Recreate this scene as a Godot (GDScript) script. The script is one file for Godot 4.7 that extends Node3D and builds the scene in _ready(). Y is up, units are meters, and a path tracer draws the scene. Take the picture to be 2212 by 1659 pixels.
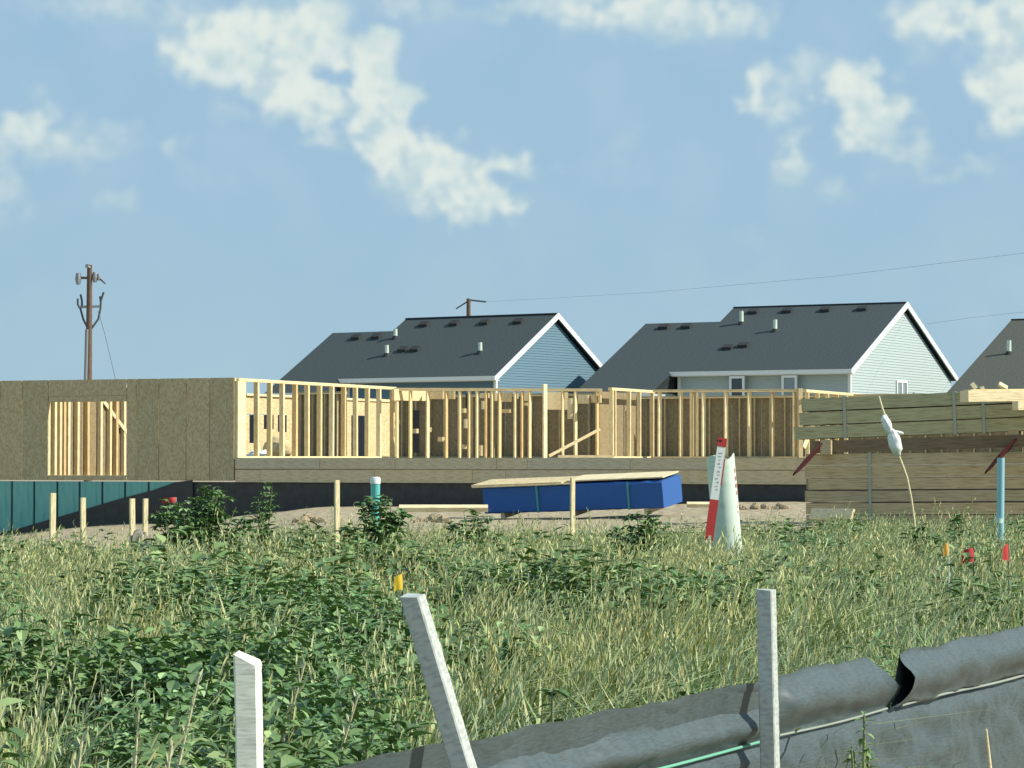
extends Node3D
# A house being framed beyond a weedy field, seen through a long lens from the road.
# Measurements come from a 2212 x 1659 view of the photograph: at(x, y, d) is the point d metres away seen there.

const F := 5616.5
const CX := 1106.0
const CY := 829.5
const HZ := 989.0
const EYE := 1.5
var pitch := 0.0
var rng := RandomNumberGenerator.new()
var noise := FastNoiseLite.new()
var M := {}
var boxes := {}
var sun_az := Vector2(0.98, 0.20)

# ---------------------------------------------------------------- helpers
func at(x: float, y: float, d: float) -> Vector3:
	var v := Vector3((x - CX) / F, -(y - CY) / F, -1.0).rotated(Vector3.RIGHT, pitch)
	return Vector3(0, EYE, 0) + v * (d / -v.z)

func gx(x: float, d: float) -> float:
	return (x - CX) / F * d

func plan(x: float, d: float) -> Vector2:
	return Vector2(gx(x, d), d)

func hit(x: float, p: Vector2, dir: Vector2) -> float:
	var m := (x - CX) / F
	return (m * p.y - p.x) / (dir.x - m * dir.y)

func v3(p: Vector2, y: float) -> Vector3:
	return Vector3(p.x, y, -p.y)

func ss(a: float, b: float, x: float) -> float:
	return smoothstep(a, b, x)

func ground(x: float, d: float) -> float:
	var near: float = lerp(0.28, 0.0, ss(8.0, 30.0, d))
	var u := x / maxf(d, 1.0) * 80.0
	var hx: float = lerp(-1.05, -0.62, ss(-16.5, -11.5, u))
	hx = lerp(hx, 0.0, ss(-11.5, -5.0, u))
	hx = lerp(hx, 0.24, ss(0.0, 9.0, u))
	var far := hx * ss(36.0, 76.0, d) * (1.0 - ss(105.0, 150.0, d))
	return near + far + noise.get_noise_2d(x * 9.0, d * 9.0) * 0.06 * ss(3.0, 30.0, d)

func gp(qx: float, d: float, up := 0.0) -> Vector3:
	var x := gx(qx, d)
	return Vector3(x, ground(x, d) + up, -d)

func col(r: float, g: float, b: float) -> Color:   # a linear base colour
	return Color(r, g, b).linear_to_srgb()

func mat(c: Color, rough := 0.8, metal := 0.0) -> StandardMaterial3D:
	var m := StandardMaterial3D.new()
	m.albedo_color = c
	m.roughness = rough
	m.metallic = metal
	return m

func tex(freq: float, stops: Array, size := 512, kind := FastNoiseLite.TYPE_SIMPLEX_SMOOTH, octaves := 4, seed_ := 3, normal := false) -> NoiseTexture2D:
	var n := FastNoiseLite.new()
	n.noise_type = kind
	n.frequency = freq
	n.fractal_octaves = octaves
	n.seed = seed_
	if kind == FastNoiseLite.TYPE_CELLULAR:
		n.cellular_return_type = FastNoiseLite.RETURN_CELL_VALUE
		n.cellular_jitter = 1.0
	var t := NoiseTexture2D.new()
	t.noise = n
	t.width = size
	t.height = size
	t.seamless = true
	t.as_normal_map = normal
	if normal:
		t.bump_strength = 6.0
	else:
		var g := Gradient.new()
		var o := PackedFloat32Array()
		var c := PackedColorArray()
		for s in stops:
			o.append(s[0])
			c.append(s[1])
		g.offsets = o
		g.colors = c
		t.color_ramp = g
	return t

func tri(m: StandardMaterial3D, t: Texture2D, scale_: Vector3, world := false, offset := Vector3.ZERO) -> StandardMaterial3D:
	m.albedo_texture = t
	m.uv1_triplanar = true
	m.uv1_world_triplanar = world
	m.uv1_scale = scale_
	m.uv1_offset = offset
	return m

func thing(called: String, where: Vector3, label: String, category: String, group := "") -> Node3D:
	var o := Node3D.new()
	o.name = called
	add_child(o, true)
	o.position = where
	tag(o, label, category, group)
	return o

func tag(o: Node, label: String, category: String, group := "") -> void:
	o.set_meta("label", label)
	o.set_meta("category", category)
	if group != "":
		o.set_meta("group", group)

func sub(parent: Node3D, called: String) -> Node3D:
	var o := Node3D.new()
	o.name = called
	parent.add_child(o, true)
	return o

func put(parent: Node3D, called: String, mesh: Mesh, m: Material, xf := Transform3D.IDENTITY) -> MeshInstance3D:
	var o := MeshInstance3D.new()
	o.name = called
	o.mesh = mesh
	o.material_override = m
	parent.add_child(o, true)
	o.global_transform = xf
	return o

func boxm(s: Vector3) -> BoxMesh:
	var k := "%.3f %.3f %.3f" % [s.x, s.y, s.z]
	if not boxes.has(k):
		var b := BoxMesh.new()
		b.size = s
		boxes[k] = b
	return boxes[k]

# a timber from a to b: local x runs along it, h is its size towards up, w across
func beam(parent: Node3D, called: String, a: Vector3, b: Vector3, h: float, w: float, m: Material, up := Vector3.UP) -> MeshInstance3D:
	var x := (b - a).normalized()
	if absf(x.dot(up)) > 0.99:
		up = Vector3(0, 0, 1)
	var z := x.cross(up).normalized()
	var y := z.cross(x)
	return put(parent, called, boxm(Vector3(a.distance_to(b), h, w)), m, Transform3D(Basis(x, y, z), (a + b) * 0.5))

# an upright timber at p, its wide faces turned by yaw
func post(parent: Node3D, called: String, p: Vector3, h: float, w: float, dep: float, yaw: float, m: Material, lean := Vector3.ZERO) -> MeshInstance3D:
	var y := (Vector3.UP + lean).normalized()
	var x := Vector3(cos(yaw), 0, -sin(yaw))
	var z := x.cross(y).normalized()
	x = y.cross(z)
	# grain along local x: the mesh is h x w x dep with x up
	return put(parent, called, boxm(Vector3(h, w, dep)), m, Transform3D(Basis(y, -x, z), p + y * h * 0.5))

func st_new() -> SurfaceTool:
	var st := SurfaceTool.new()
	st.begin(Mesh.PRIMITIVE_TRIANGLES)
	st.set_smooth_group(-1)
	return st

func quad(st: SurfaceTool, a: Vector3, b: Vector3, c: Vector3, d: Vector3) -> void:
	for p in [a, b, c, a, c, d]:
		st.add_vertex(p)

func done(st: SurfaceTool) -> ArrayMesh:
	st.generate_normals()
	return st.commit()

# a straight-sided solid: polygon in (z, y) drawn out from x0 to x1
func slab(st: SurfaceTool, poly: Array, x0: float, x1: float) -> void:
	var n := poly.size()
	for i in n:
		var a: Vector2 = poly[i]
		var b: Vector2 = poly[(i + 1) % n]
		quad(st, Vector3(x0, a.y, a.x), Vector3(x1, a.y, a.x), Vector3(x1, b.y, b.x), Vector3(x0, b.y, b.x))
	for i in range(1, n - 1):
		for x in [x0, x1]:
			for p in [poly[0], poly[i], poly[i + 1]]:
				st.add_vertex(Vector3(x, p.y, p.x))

func tube(st: SurfaceTool, pts: Array, radii: Array, sides := 8, caps := true) -> void:
	st.set_smooth_group(1)
	var rings := []
	for i in pts.size():
		var a: Vector3 = pts[maxi(i - 1, 0)]
		var b: Vector3 = pts[mini(i + 1, pts.size() - 1)]
		var t := (b - a).normalized()
		var ref := Vector3.RIGHT if absf(t.dot(Vector3.RIGHT)) < 0.9 else Vector3.BACK
		var u := t.cross(ref).normalized()
		var v := t.cross(u)
		var ring := []
		for k in sides:
			var an := TAU * k / sides
			ring.append(pts[i] + (u * cos(an) + v * sin(an)) * float(radii[i]))
		rings.append(ring)
	for i in rings.size() - 1:
		for k in sides:
			var k2 := (k + 1) % sides
			quad(st, rings[i][k], rings[i][k2], rings[i + 1][k2], rings[i + 1][k])
	if caps:
		st.set_smooth_group(-1)
		for e in [0, rings.size() - 1]:
			for k in range(1, sides - 1):
				for p in [rings[e][0], rings[e][k], rings[e][k + 1]]:
					st.add_vertex(p)

func tube_mesh(pts: Array, radii: Array, sides := 8) -> ArrayMesh:
	var st := st_new()
	tube(st, pts, radii, sides)
	return done(st)

# ---------------------------------------------------------------- sky
var blobs := [
	[625, 70, 120, 80, 1.0], [560, 130, 100, 60, 0.95], [440, 120, 80, 65, 0.9], [500, 90, 80, 50, 0.8], [400, 70, 60, 40, 0.5], [640, 200, 85, 50, 0.9], [700, 235, 50, 45, 0.85],
	[800, 125, 62, 55, 0.95], [690, 310, 48, 26, 0.6], [820, 215, 48, 55, 0.95], [825, 280, 55, 55, 0.9], [850, 330, 60, 55, 0.8], [925, 320, 62, 38, 1.0], [975, 360, 60, 40, 0.95],
	[1015, 400, 45, 50, 0.9], [1040, 445, 50, 28, 0.75], [1110, 350, 70, 24, 0.75], [1112, 442, 40, 28, 0.7], [890, 400, 90, 55, 0.45], [960, 430, 80, 35, 0.4],
	[1640, 190, 34, 40, 0.8], [1690, 235, 62, 34, 0.6], [1735, 150, 55, 45, 0.5], [1838, 190, 48, 48, 0.95], [1915, 230, 62, 50, 0.95], [1860, 285, 52, 40, 0.7], [1955, 325, 70, 30, 0.55],
	[1712, 345, 34, 36, 0.65], [2080, 365, 70, 20, 0.4], [2190, 120, 80, 150, 0.95], [2170, 230, 50, 60, 0.6], [2060, 40, 130, 45, 0.8], [1975, 90, 50, 50, 0.35], [1825, 410, 36, 22, 0.35],
	[1240, 15, 210, 30, 0.6], [1450, 30, 190, 55, 0.6], [900, 15, 90, 28, 0.4], [250, 12, 200, 26, 0.45], [1600, 40, 70, 40, 0.4],
	[130, 300, 150, 45, 0.55], [40, 270, 70, 30, 0.5], [8, 410, 40, 75, 0.42], [372, 322, 34, 20, 0.42], [85, 205, 34, 20, 0.35], [265, 438, 48, 32, 0.4], [490, 242, 34, 28, 0.32], [450, 375, 80, 36, 0.2],
	[1350, 350, 45, 60, 0.2], [1500, 330, 60, 40, 0.12], [1620, 520, 60, 25, 0.15]]

func sky_color(dir: Vector3, nz: FastNoiseLite, nb: FastNoiseLite) -> Color:
	var el := asin(clampf(dir.y, -1, 1))
	var h := clampf(el / 1.2, 0.0, 1.0)
	var low := Vector3(0.372, 0.555, 0.665)
	var mid := Vector3(0.335, 0.525, 0.700)
	var top := Vector3(0.235, 0.420, 0.660)
	var c: Vector3 = low.lerp(mid, ss(0.0, 0.16, el)).lerp(top, ss(0.14, 1.3, el))
	if el < 0.0:
		return Color(c.x, c.y, c.z)
	var w1 := nz.get_noise_3dv(dir * 60.0)
	var w2 := nz.get_noise_3dv(dir * 60.0 + Vector3(31, 7, 3))
	var veil := nb.get_noise_3dv(dir * 22.0 + Vector3(5, 0, 0)) * 0.5 + 0.5
	var dens := 0.0
	# where the field of clouds over the site is known
	var q := Vector3(dir.x, dir.y, dir.z).rotated(Vector3.RIGHT, -pitch)
	var inside := 0.0
	if q.z < -0.5:
		var x := CX - q.x / q.z * F
		var y := CY + q.y / q.z * F
		inside = (1.0 - ss(1300.0, 1700.0, absf(x - CX))) * (1.0 - ss(200.0, 700.0, -y))
		if inside > 0.0:
			var xx := x + w1 * 75.0
			var yy := y + w2 * 55.0
			for b in blobs:
				var r := Vector2((xx - b[0]) / (b[2] * 1.45), (yy - b[1]) / (b[3] * 1.45)).length_squared()
				if r < 1.0:
					dens = 1.0 - (1.0 - dens) * (1.0 - b[4] * (1.0 - r) * 1.15)
			var hole := Vector2((xx - 742) / 48.0, (yy - 165) / 28.0).length_squared()
			dens *= ss(0.3, 1.3, hole)
	var wild := ss(0.52, 0.95, nb.get_noise_3dv(dir * 9.0) * 0.6 + 0.5 + w1 * 0.22) * 0.95
	dens = lerp(wild, dens, inside)
	var fine := nz.get_noise_3dv(dir * 170.0)
	var edge := clampf(ss(-0.04, 0.80, dens + fine * 0.16 + w2 * 0.12), 0.0, 1.0) * ss(0.0, 0.12, dens + 0.02)
	var body := Vector3(0.60, 0.735, 0.735).lerp(Vector3(0.78, 0.845, 0.79), ss(0.1, 0.9, w1 * 0.8 + fine * 0.5 + dens * 0.65))
	body = body.lerp(Vector3(0.47, 0.63, 0.70), ss(0.0, 0.5, -w2 * 0.9 - fine * 0.35) * 0.85)
	c = c.lerp(Vector3(0.46, 0.625, 0.705), (veil * veil) * 0.45)
	c = c.lerp(body, edge * clampf(0.25 + dens * 0.85, 0.0, 1.0) * 0.95)
	return Color(c.x, c.y, c.z)

func make_sky() -> ImageTexture:
	var nz := FastNoiseLite.new()
	nz.noise_type = FastNoiseLite.TYPE_SIMPLEX_SMOOTH
	nz.frequency = 1.0
	nz.fractal_octaves = 4
	nz.fractal_gain = 0.55
	nz.seed = 11
	var nb := FastNoiseLite.new()
	nb.noise_type = FastNoiseLite.TYPE_SIMPLEX_SMOOTH
	nb.frequency = 1.0
	nb.fractal_octaves = 3
	nb.seed = 5
	var w := 4096
	var h := 2048
	var lw := 512
	var lh := 256
	var low := Image.create_empty(lw, lh, false, Image.FORMAT_RGBF)
	for j in lh:
		var el := PI * 0.5 - (j + 0.5) / lh * PI
		for i in lw:
			var az := (i + 0.5) / lw * TAU   # column 0 looks to -z
			low.set_pixel(i, j, sky_color(Vector3(sin(az) * cos(el), sin(el), -cos(az) * cos(el)), nz, nb))
	low.resize(w, h, Image.INTERPOLATE_CUBIC)
	var hw := 190
	for j in range(h / 2 - 200, h / 2 + 2):
		var el := PI * 0.5 - (j + 0.5) / h * PI
		for i in range(-hw, hw):
			var az := (i + 0.5) / w * TAU
			low.set_pixel(posmod(i, w), j, sky_color(Vector3(sin(az) * cos(el), sin(el), -cos(az) * cos(el)), nz, nb))
	return ImageTexture.create_from_image(low)

# ---------------------------------------------------------------- materials
func materials() -> void:
	var G := func(v: float) -> Color: return Color(v, v, v)
	var grain := tex(0.03, [[0.0, Color(0.72, 0.68, 0.62)], [0.45, Color(0.95, 0.94, 0.92)], [1.0, Color(1, 1, 1)]], 256, FastNoiseLite.TYPE_SIMPLEX_SMOOTH, 4, 8)
	M.lumber = []
	var tints := [col(0.80, 0.67, 0.41), col(0.75, 0.61, 0.35), col(0.84, 0.73, 0.48), col(0.70, 0.52, 0.27)]
	for i in 4:
		M.lumber.append(tri(mat(tints[i], 0.75), grain, Vector3(0.35, 5, 5), false, Vector3(i * 0.37, i * 0.21, i * 0.13)))
	M.lumber_grey = []
	var gt := [col(0.66, 0.57, 0.39), col(0.62, 0.55, 0.39), col(0.69, 0.58, 0.37), col(0.60, 0.55, 0.41)]
	for i in 4:
		M.lumber_grey.append(tri(mat(gt[i], 0.85), grain, Vector3(0.35, 5, 5), false, Vector3(i * 0.27, i * 0.41, i * 0.33)))
	M.treated = []
	var tt := [col(0.42, 0.43, 0.26), col(0.385, 0.40, 0.25), col(0.455, 0.45, 0.27), col(0.39, 0.41, 0.265)]
	for i in 4:
		M.treated.append(tri(mat(tt[i], 0.85), grain, Vector3(0.25, 4, 4), false, Vector3(i * 0.31, i * 0.23, i * 0.17)))
	M.brown_board = []
	var bt := [col(0.52, 0.44, 0.275), col(0.47, 0.41, 0.265), col(0.55, 0.455, 0.275)]
	for i in 3:
		M.brown_board.append(tri(mat(bt[i], 0.85), grain, Vector3(0.25, 4, 4), false, Vector3(i * 0.41, i * 0.13, i * 0.29)))
	M.gap_shade_board = tri(mat(col(0.20, 0.155, 0.10), 0.9), grain, Vector3(0.25, 4, 4))  # dark colour of the added gap fillers, standing for shade
	var flakes := tex(0.055, [[0.0, Color(0.80, 0.76, 0.70)], [0.4, Color(0.90, 0.88, 0.85)], [0.7, Color(0.96, 0.95, 0.93)], [1.0, Color(1, 1, 1)]], 512, FastNoiseLite.TYPE_CELLULAR, 2, 21)
	M.osb = []
	var ot := [col(0.53, 0.47, 0.30), col(0.50, 0.45, 0.29), col(0.555, 0.485, 0.31)]
	for i in 3:
		M.osb.append(tri(mat(ot[i], 0.9), flakes, Vector3(0.9, 0.45, 0.9), false, Vector3(i * 0.33, i * 0.47, 0)))
	M.osb_shaded = []  # darker copy of the front sheathing; inner shade is put into the colour
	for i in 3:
		M.osb_shaded.append(tri(mat([col(0.30, 0.245, 0.15), col(0.27, 0.225, 0.145), col(0.32, 0.255, 0.155)][i], 0.9), flakes, Vector3(0.9, 0.45, 0.9), false, Vector3(i * 0.33, i * 0.47, 0)))
	M.osb_pale = tri(mat(col(0.72, 0.60, 0.37), 0.9), flakes, Vector3(0.6, 0.6, 0.6))
	M.black = mat(col(0.020, 0.022, 0.024), 0.55)
	M.membrane = tri(mat(col(0.045, 0.050, 0.050), 0.6), tex(0.02, [[0.0, G.call(0.7)], [1.0, G.call(1.0)]], 256), Vector3(0.5, 0.5, 0.5))
	M.green_panel = tri(mat(col(0.165, 0.44, 0.395), 0.7), tex(0.01, [[0.0, Color(0.80, 0.86, 0.92)], [0.5, Color(0.95, 0.97, 0.97)], [1.0, Color(1, 1, 1)]], 256), Vector3(1.6, 0.25, 1.6))
	M.opening_dark = mat(col(0.012, 0.014, 0.022), 0.2)  # near-black for sheets that stand for shade seen through wall openings
	M.white_trim = mat(col(0.76, 0.80, 0.78), 0.6)
	M.white = mat(col(0.72, 0.76, 0.74), 0.5)
	M.white_sheet = mat(col(0.80, 0.82, 0.80), 0.4)
	var shingle := tex(0.09, [[0.2, G.call(0.66)], [0.5, G.call(0.86)], [0.8, G.call(1.0)]], 512, FastNoiseLite.TYPE_SIMPLEX_SMOOTH, 5, 31)
	M.roof_a = tri(mat(col(0.062, 0.086, 0.090), 0.95), shingle, Vector3(0.14, 0.42, 0.42))
	M.roof_b = tri(mat(col(0.059, 0.082, 0.088), 0.95), shingle, Vector3(0.15, 0.45, 0.45))
	M.roof_c = tri(mat(col(0.112, 0.118, 0.098), 0.95), shingle, Vector3(0.14, 0.42, 0.42))
	M.roof_dark = mat(col(0.025, 0.027, 0.03), 0.8)
	M.siding_blue = mat(col(0.105, 0.20, 0.275), 0.7)
	M.siding_grey = mat(col(0.40, 0.485, 0.495), 0.65)
	M.siding_tan = mat(col(0.36, 0.36, 0.31), 0.65)
	M.glass = mat(col(0.05, 0.07, 0.08), 0.08)
	M.glass_pale = mat(col(0.22, 0.27, 0.29), 0.12)
	M.pole = tri(mat(col(0.16, 0.11, 0.085), 0.9), grain, Vector3(4, 0.3, 4))
	M.metal = mat(col(0.25, 0.27, 0.29), 0.5, 0.3)
	M.cable = mat(col(0.07, 0.08, 0.09), 0.7)
	M.wrap = mat(col(0.020, 0.100, 0.34), 0.8)
	M.wrap_end = M.wrap
	M.strap = mat(col(0.04, 0.25, 0.30), 0.5)
	M.band = mat(col(0.33, 0.36, 0.30), 0.5)
	M.red = mat(col(0.48, 0.035, 0.035), 0.6)
	M.dark_red = mat(col(0.075, 0.010, 0.014), 0.6)
	M.yellow = mat(col(0.72, 0.48, 0.03), 0.6)
	M.orange = mat(col(0.75, 0.40, 0.06), 0.6)
	M.teal_pipe = mat(col(0.12, 0.50, 0.46), 0.45)
	M.blue_pipe = mat(col(0.28, 0.52, 0.60), 0.45)
	M.pvc = tri(mat(col(0.66, 0.76, 0.68), 0.4), tex(0.012, [[0.0, Color(0.86, 0.87, 0.83)], [0.5, Color(0.97, 0.98, 0.96)], [1.0, Color(1, 1, 1)]], 256), Vector3(1.5, 1.5, 1.5))
	M.ink = mat(col(0.36, 0.33, 0.36), 0.7)
	M.red_ink = mat(col(0.50, 0.20, 0.13), 0.7)
	var saw := tex(0.04, [[0.0, Color(0.80, 0.80, 0.80)], [0.4, Color(0.92, 0.92, 0.92)], [0.62, Color(0.97, 0.98, 0.96)], [1.0, Color(1, 1, 1)]], 256, FastNoiseLite.TYPE_SIMPLEX_SMOOTH, 5, 44)
	M.stake = tri(mat(col(0.78, 0.81, 0.73), 0.85), saw, Vector3(2.2, 16, 2.2))
	M.stake_old = tri(mat(col(0.47, 0.505, 0.50), 0.85), saw, Vector3(3.0, 7, 3.0))
	M.lath = tri(mat(col(0.78, 0.69, 0.44), 0.8), grain, Vector3(0.8, 8, 8))
	var weave := tex(0.06, [[0.0, Color(0.74, 0.68, 0.60)], [0.35, Color(0.84, 0.82, 0.79)], [0.6, Color(0.93, 0.94, 0.95)], [1.0, Color(1, 1, 1)]], 512, FastNoiseLite.TYPE_SIMPLEX_SMOOTH, 5, 9)
	M.fabric = tri(mat(col(0.080, 0.116, 0.132), 0.5), weave, Vector3(0.8, 5, 0.8))
	M.cord = mat(col(0.14, 0.42, 0.30), 0.6)
	M.pale_cord = mat(col(0.27, 0.31, 0.28), 0.6)
	var dirt := tex(0.02, [[0.0, Color(0.62, 0.58, 0.52)], [0.4, Color(0.84, 0.81, 0.77)], [0.65, Color(0.95, 0.93, 0.9)], [1.0, Color(1, 1, 1)]], 1024, FastNoiseLite.TYPE_SIMPLEX_SMOOTH, 6, 2)
	M.dirt = tri(mat(col(0.47, 0.41, 0.29), 0.95), dirt, Vector3(0.16, 0.16, 0.16), true)
	M.clod = tri(mat(col(0.45, 0.38, 0.27), 0.95), dirt, Vector3(0.8, 0.8, 0.8))
	M.rock = tri(mat(col(0.42, 0.41, 0.37), 0.95), dirt, Vector3(1.1, 1.1, 1.1))
	M.leaf = mat(Color(1, 1, 1), 0.55)
	M.leaf.vertex_color_use_as_albedo = true
	M.leaf.backlight_enabled = true
	M.leaf.backlight = Color(0.30, 0.36, 0.14)
	M.stem = mat(col(0.20, 0.24, 0.10), 0.7)

# ---------------------------------------------------------------- the finished houses
func lap_siding(st: SurfaceTool, base: float, top: float, left: Callable, right: Callable, make: Callable) -> void:
	var y := base
	var step := 0.13
	while y < top - 0.02:
		var y1 := minf(y + step, top)
		var a0: float = left.call(y)
		var b0: float = right.call(y)
		var a1: float = left.call(y1)
		var b1: float = right.call(y1)
		if b0 - a0 > 0.02:
			var p: Vector3 = make.call(a0, y, 0.024)
			var r: Vector3 = make.call(b0, y, 0.024)
			var s: Vector3 = make.call(b1, y1, 0.004)
			var t: Vector3 = make.call(a1, y1, 0.004)
			quad(st, p, r, s, t)
			quad(st, make.call(a0, y, 0.0), make.call(b0, y, 0.0), r, p)
		y = y1

func window_part(parent: Node3D, xf: Transform3D, x: float, y: float, w: float, h: float, pane_mat: Material, mull := false) -> void:
	# xf: local x along the wall, z out of it
	var wnode := sub(parent, "window")
	wnode.global_transform = xf
	var t := 0.11
	put(wnode, "pane", boxm(Vector3(w, h, 0.03)), pane_mat, xf * Transform3D(Basis(), Vector3(x, y, 0.03)))
	for s in [-1, 1]:
		put(wnode, "frame", boxm(Vector3(t, h + 2 * t, 0.08)), M.white_trim, xf * Transform3D(Basis(), Vector3(x + s * (w + t) * 0.5, y, 0.045)))
		put(wnode, "frame", boxm(Vector3(w, t, 0.076)), M.white_trim, xf * Transform3D(Basis(), Vector3(x, y + s * (h + t) * 0.5, 0.045)))
	if mull:
		put(wnode, "mullion", boxm(Vector3(0.16, h, 0.07)), M.white_trim, xf * Transform3D(Basis(), Vector3(x, y, 0.05)))

func finished_house(o: Dictionary) -> Node3D:
	# o: corner [x, y, d] of the lower right roof corner, beta, eave_left x, ridge x and y, wing
	var beta: float = deg_to_rad(o.beta)
	var e := Vector2(cos(beta), -sin(beta))    # along the ridge, to the right and nearer
	var g := Vector2(sin(beta), cos(beta))     # through the gable, away
	var c2 := plan(o.corner[0], o.corner[2])
	var ye: float = at(o.corner[0], o.corner[1], o.corner[2]).y
	var s := hit(o.ridge[0], c2, g)
	var rp := c2 + g * s
	var yr: float = at(o.ridge[0], o.ridge[1], rp.y).y
	var L := -hit(o.eave_left, c2, e)
	var base := -0.1
	var h := thing(o.name, v3(c2, base), o.label, "house", "finished houses behind the site")
	h.rotation.y = -beta
	var X := h.global_transform
	X.origin.y = 0.0
	# main roof: two slabs
	var t := 0.16
	var roof := sub(h, "roof")
	var st := st_new()
	slab(st, [Vector2(0, ye), Vector2(-s, yr), Vector2(-s, yr - t), Vector2(0, ye - t)], -L, 0)
	put(roof, "roof_slope", done(st), o.roof, X)
	st = st_new()
	slab(st, [Vector2(-s - 0.002, yr), Vector2(-2 * s, ye), Vector2(-2 * s, ye - t), Vector2(-s - 0.002, yr - t)], -L, 0)
	put(roof, "roof_slope", done(st), o.roof, X)
	put(roof, "ridge_cap", boxm(Vector3(L, 0.05, 0.25)), o.roof, X * Transform3D(Basis(), Vector3(-L / 2, yr + 0.0, -s)))
	# fascia and rakes
	put(roof, "gutter", boxm(Vector3(L + 0.1, 0.20, 0.12)), M.white_trim, X * Transform3D(Basis(), Vector3(-L / 2, ye - 0.10, 0.065)))
	for side in [0, 1]:
		st = st_new()
		var z0: float = 0.02 if side == 0 else -2 * s - 0.02
		slab(st, [Vector2(z0, ye + 0.01), Vector2(-s, yr + 0.02), Vector2(-s, yr - 0.27), Vector2(z0, ye - 0.26)], 0.004, 0.06)
		put(roof, "rake_board", done(st), M.white_trim, X)
	# walls
	var wi := 0.38   # wall inset under the eave
	var gi := 0.22   # and under the rake
	st = st_new()
	slab(st, [Vector2(-wi, base), Vector2(-wi, ye - 0.2), Vector2(-s, yr - 0.35), Vector2(-2 * s + wi, ye - 0.2), Vector2(-2 * s + wi, base)], -L + gi, -gi)
	put(h, "wall", done(st), o.siding, X)
	st = st_new()
	var slope: float = (yr - ye) / s
	lap_siding(st, 1.2, yr - 0.4, func(y): return -s - minf(s - wi, (yr - 0.33 - y) / slope), func(y): return -s + minf(s - wi, (yr - 0.33 - y) / slope), func(a, y, off): return Vector3(-gi + off, y, a))
	put(h, "gable_siding", done(st), o.siding, X)
	st = st_new()
	lap_siding(st, 1.2, ye - 0.22, func(_y): return -L + gi, func(_y): return -gi, func(a, y, off): return Vector3(a, y, -wi + off))
	put(h, "front_siding", done(st), o.siding, X)
	put(h, "corner_board", boxm(Vector3(0.14, ye - 0.2 - base, 0.14)), M.white_trim, X * Transform3D(Basis(), Vector3(-gi - 0.03, (ye - 0.2 + base) / 2, -wi - 0.03)))
	put(h, "corner_board", boxm(Vector3(0.14, ye - 0.2 - base, 0.14)), M.white_trim, X * Transform3D(Basis(), Vector3(-L + gi + 0.03, (ye - 0.2 + base) / 2, -wi - 0.03)))
	put(h, "soffit", boxm(Vector3(L, 0.03, wi)), M.white_trim, X * Transform3D(Basis(), Vector3(-L / 2, ye - 0.215, -wi / 2)))
	for w in o.get("front_windows", []):
		window_part(h, X, w[0] * -L, w[1], w[2], w[3], w[4])
	for w in o.get("gable_windows", []):
		var gxf := X * Transform3D(Basis(Vector3.UP, PI / 2), Vector3(-gi, 0, -s))
		window_part(h, gxf, w[0], w[1], w[2], w[3], M.glass_pale, true)
	# lower wing to the left
	if o.has("wing"):
		var w: Dictionary = o.wing
		var fz: float = w.front     # its eave stands this far in front of the main one, in the same roof plane
		var yrw: float = at(w.ridge[0], w.ridge[1], rp.y + 2.0).y
		var zr: float = -s + (yr - yrw) / slope
		var wp: Vector2 = c2 - g * zr
		yrw = at(w.ridge[0], w.ridge[1], (wp + e * hit(w.ridge[0], wp, e)).y).y
		zr = -s + (yr - yrw) / slope
		wp = c2 - g * zr
		var lw := -hit(w.ridge[0], wp, e)
		var yew: float = ye - slope * fz
		var zb: float = zr - (fz - zr)
		st = st_new()
		slab(st, [Vector2(fz, yew - 0.012), Vector2(zr, yrw - 0.012), Vector2(zb, yew), Vector2(zb, yew - t), Vector2(zr, yrw - t), Vector2(fz, yew - t)], -lw, -L + 0.02)
		put(roof, "wing_roof", done(st), o.roof, X)
		put(roof, "wing_gutter", boxm(Vector3(lw - L - 0.02, 0.18, 0.11)), M.white_trim, X * Transform3D(Basis(), Vector3((-lw - L) / 2, yew - 0.11, fz + 0.06)))
		st = st_new()
		slab(st, [Vector2(fz - wi, base), Vector2(fz - wi, yew - 0.05), Vector2(zr, yrw - 0.3), Vector2(zb + wi, yew - 0.05), Vector2(zb + wi, base)], -lw + gi, -L - 0.05)
		put(h, "wing_wall", done(st), o.siding, X)
		for k in 2:
			var f: float = w.vents[k]
			put(roof, "box_vent", vent_mesh(), M.roof_dark, X * Transform3D(Basis(Vector3.RIGHT, atan(slope)), Vector3(-lw + (lw - L) * f, yrw - slope * 0.62 + 0.03, zr + 0.62)))
	for f in o.vents:
		put(roof, "box_vent", vent_mesh(), M.roof_dark, X * Transform3D(Basis(Vector3.RIGHT, atan(slope)), Vector3(-L * f, yr - slope * 0.75 + 0.03, -s + 0.75)))
	for p in o.pipes:   # [along, down, height, material]
		var zz: float = -s + s * p[1]
		var pos := Vector3(-L * p[0], yr - slope * s * p[1], zz)
		var pipe := put(roof, "vent_pipe", tube_mesh([Vector3(0, -0.1, 0), Vector3(0, p[2], 0)], [0.11, 0.10], 10), M.pvc, X * Transform3D(Basis(), pos))
		put(pipe, "flashing", tube_mesh([Vector3(0, -0.12, 0), Vector3(0, 0.10, 0)], [0.24, 0.13], 10), M.roof_dark, X * Transform3D(Basis(), pos))
	for p in o.get("caps", []):
		put(roof, "box_vent", vent_mesh(), M.roof_dark, X * Transform3D(Basis(Vector3.RIGHT, atan(slope)), Vector3(-L * p[0], yr - slope * s * p[1] + 0.03, -s + s * p[1])))
	return h

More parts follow.
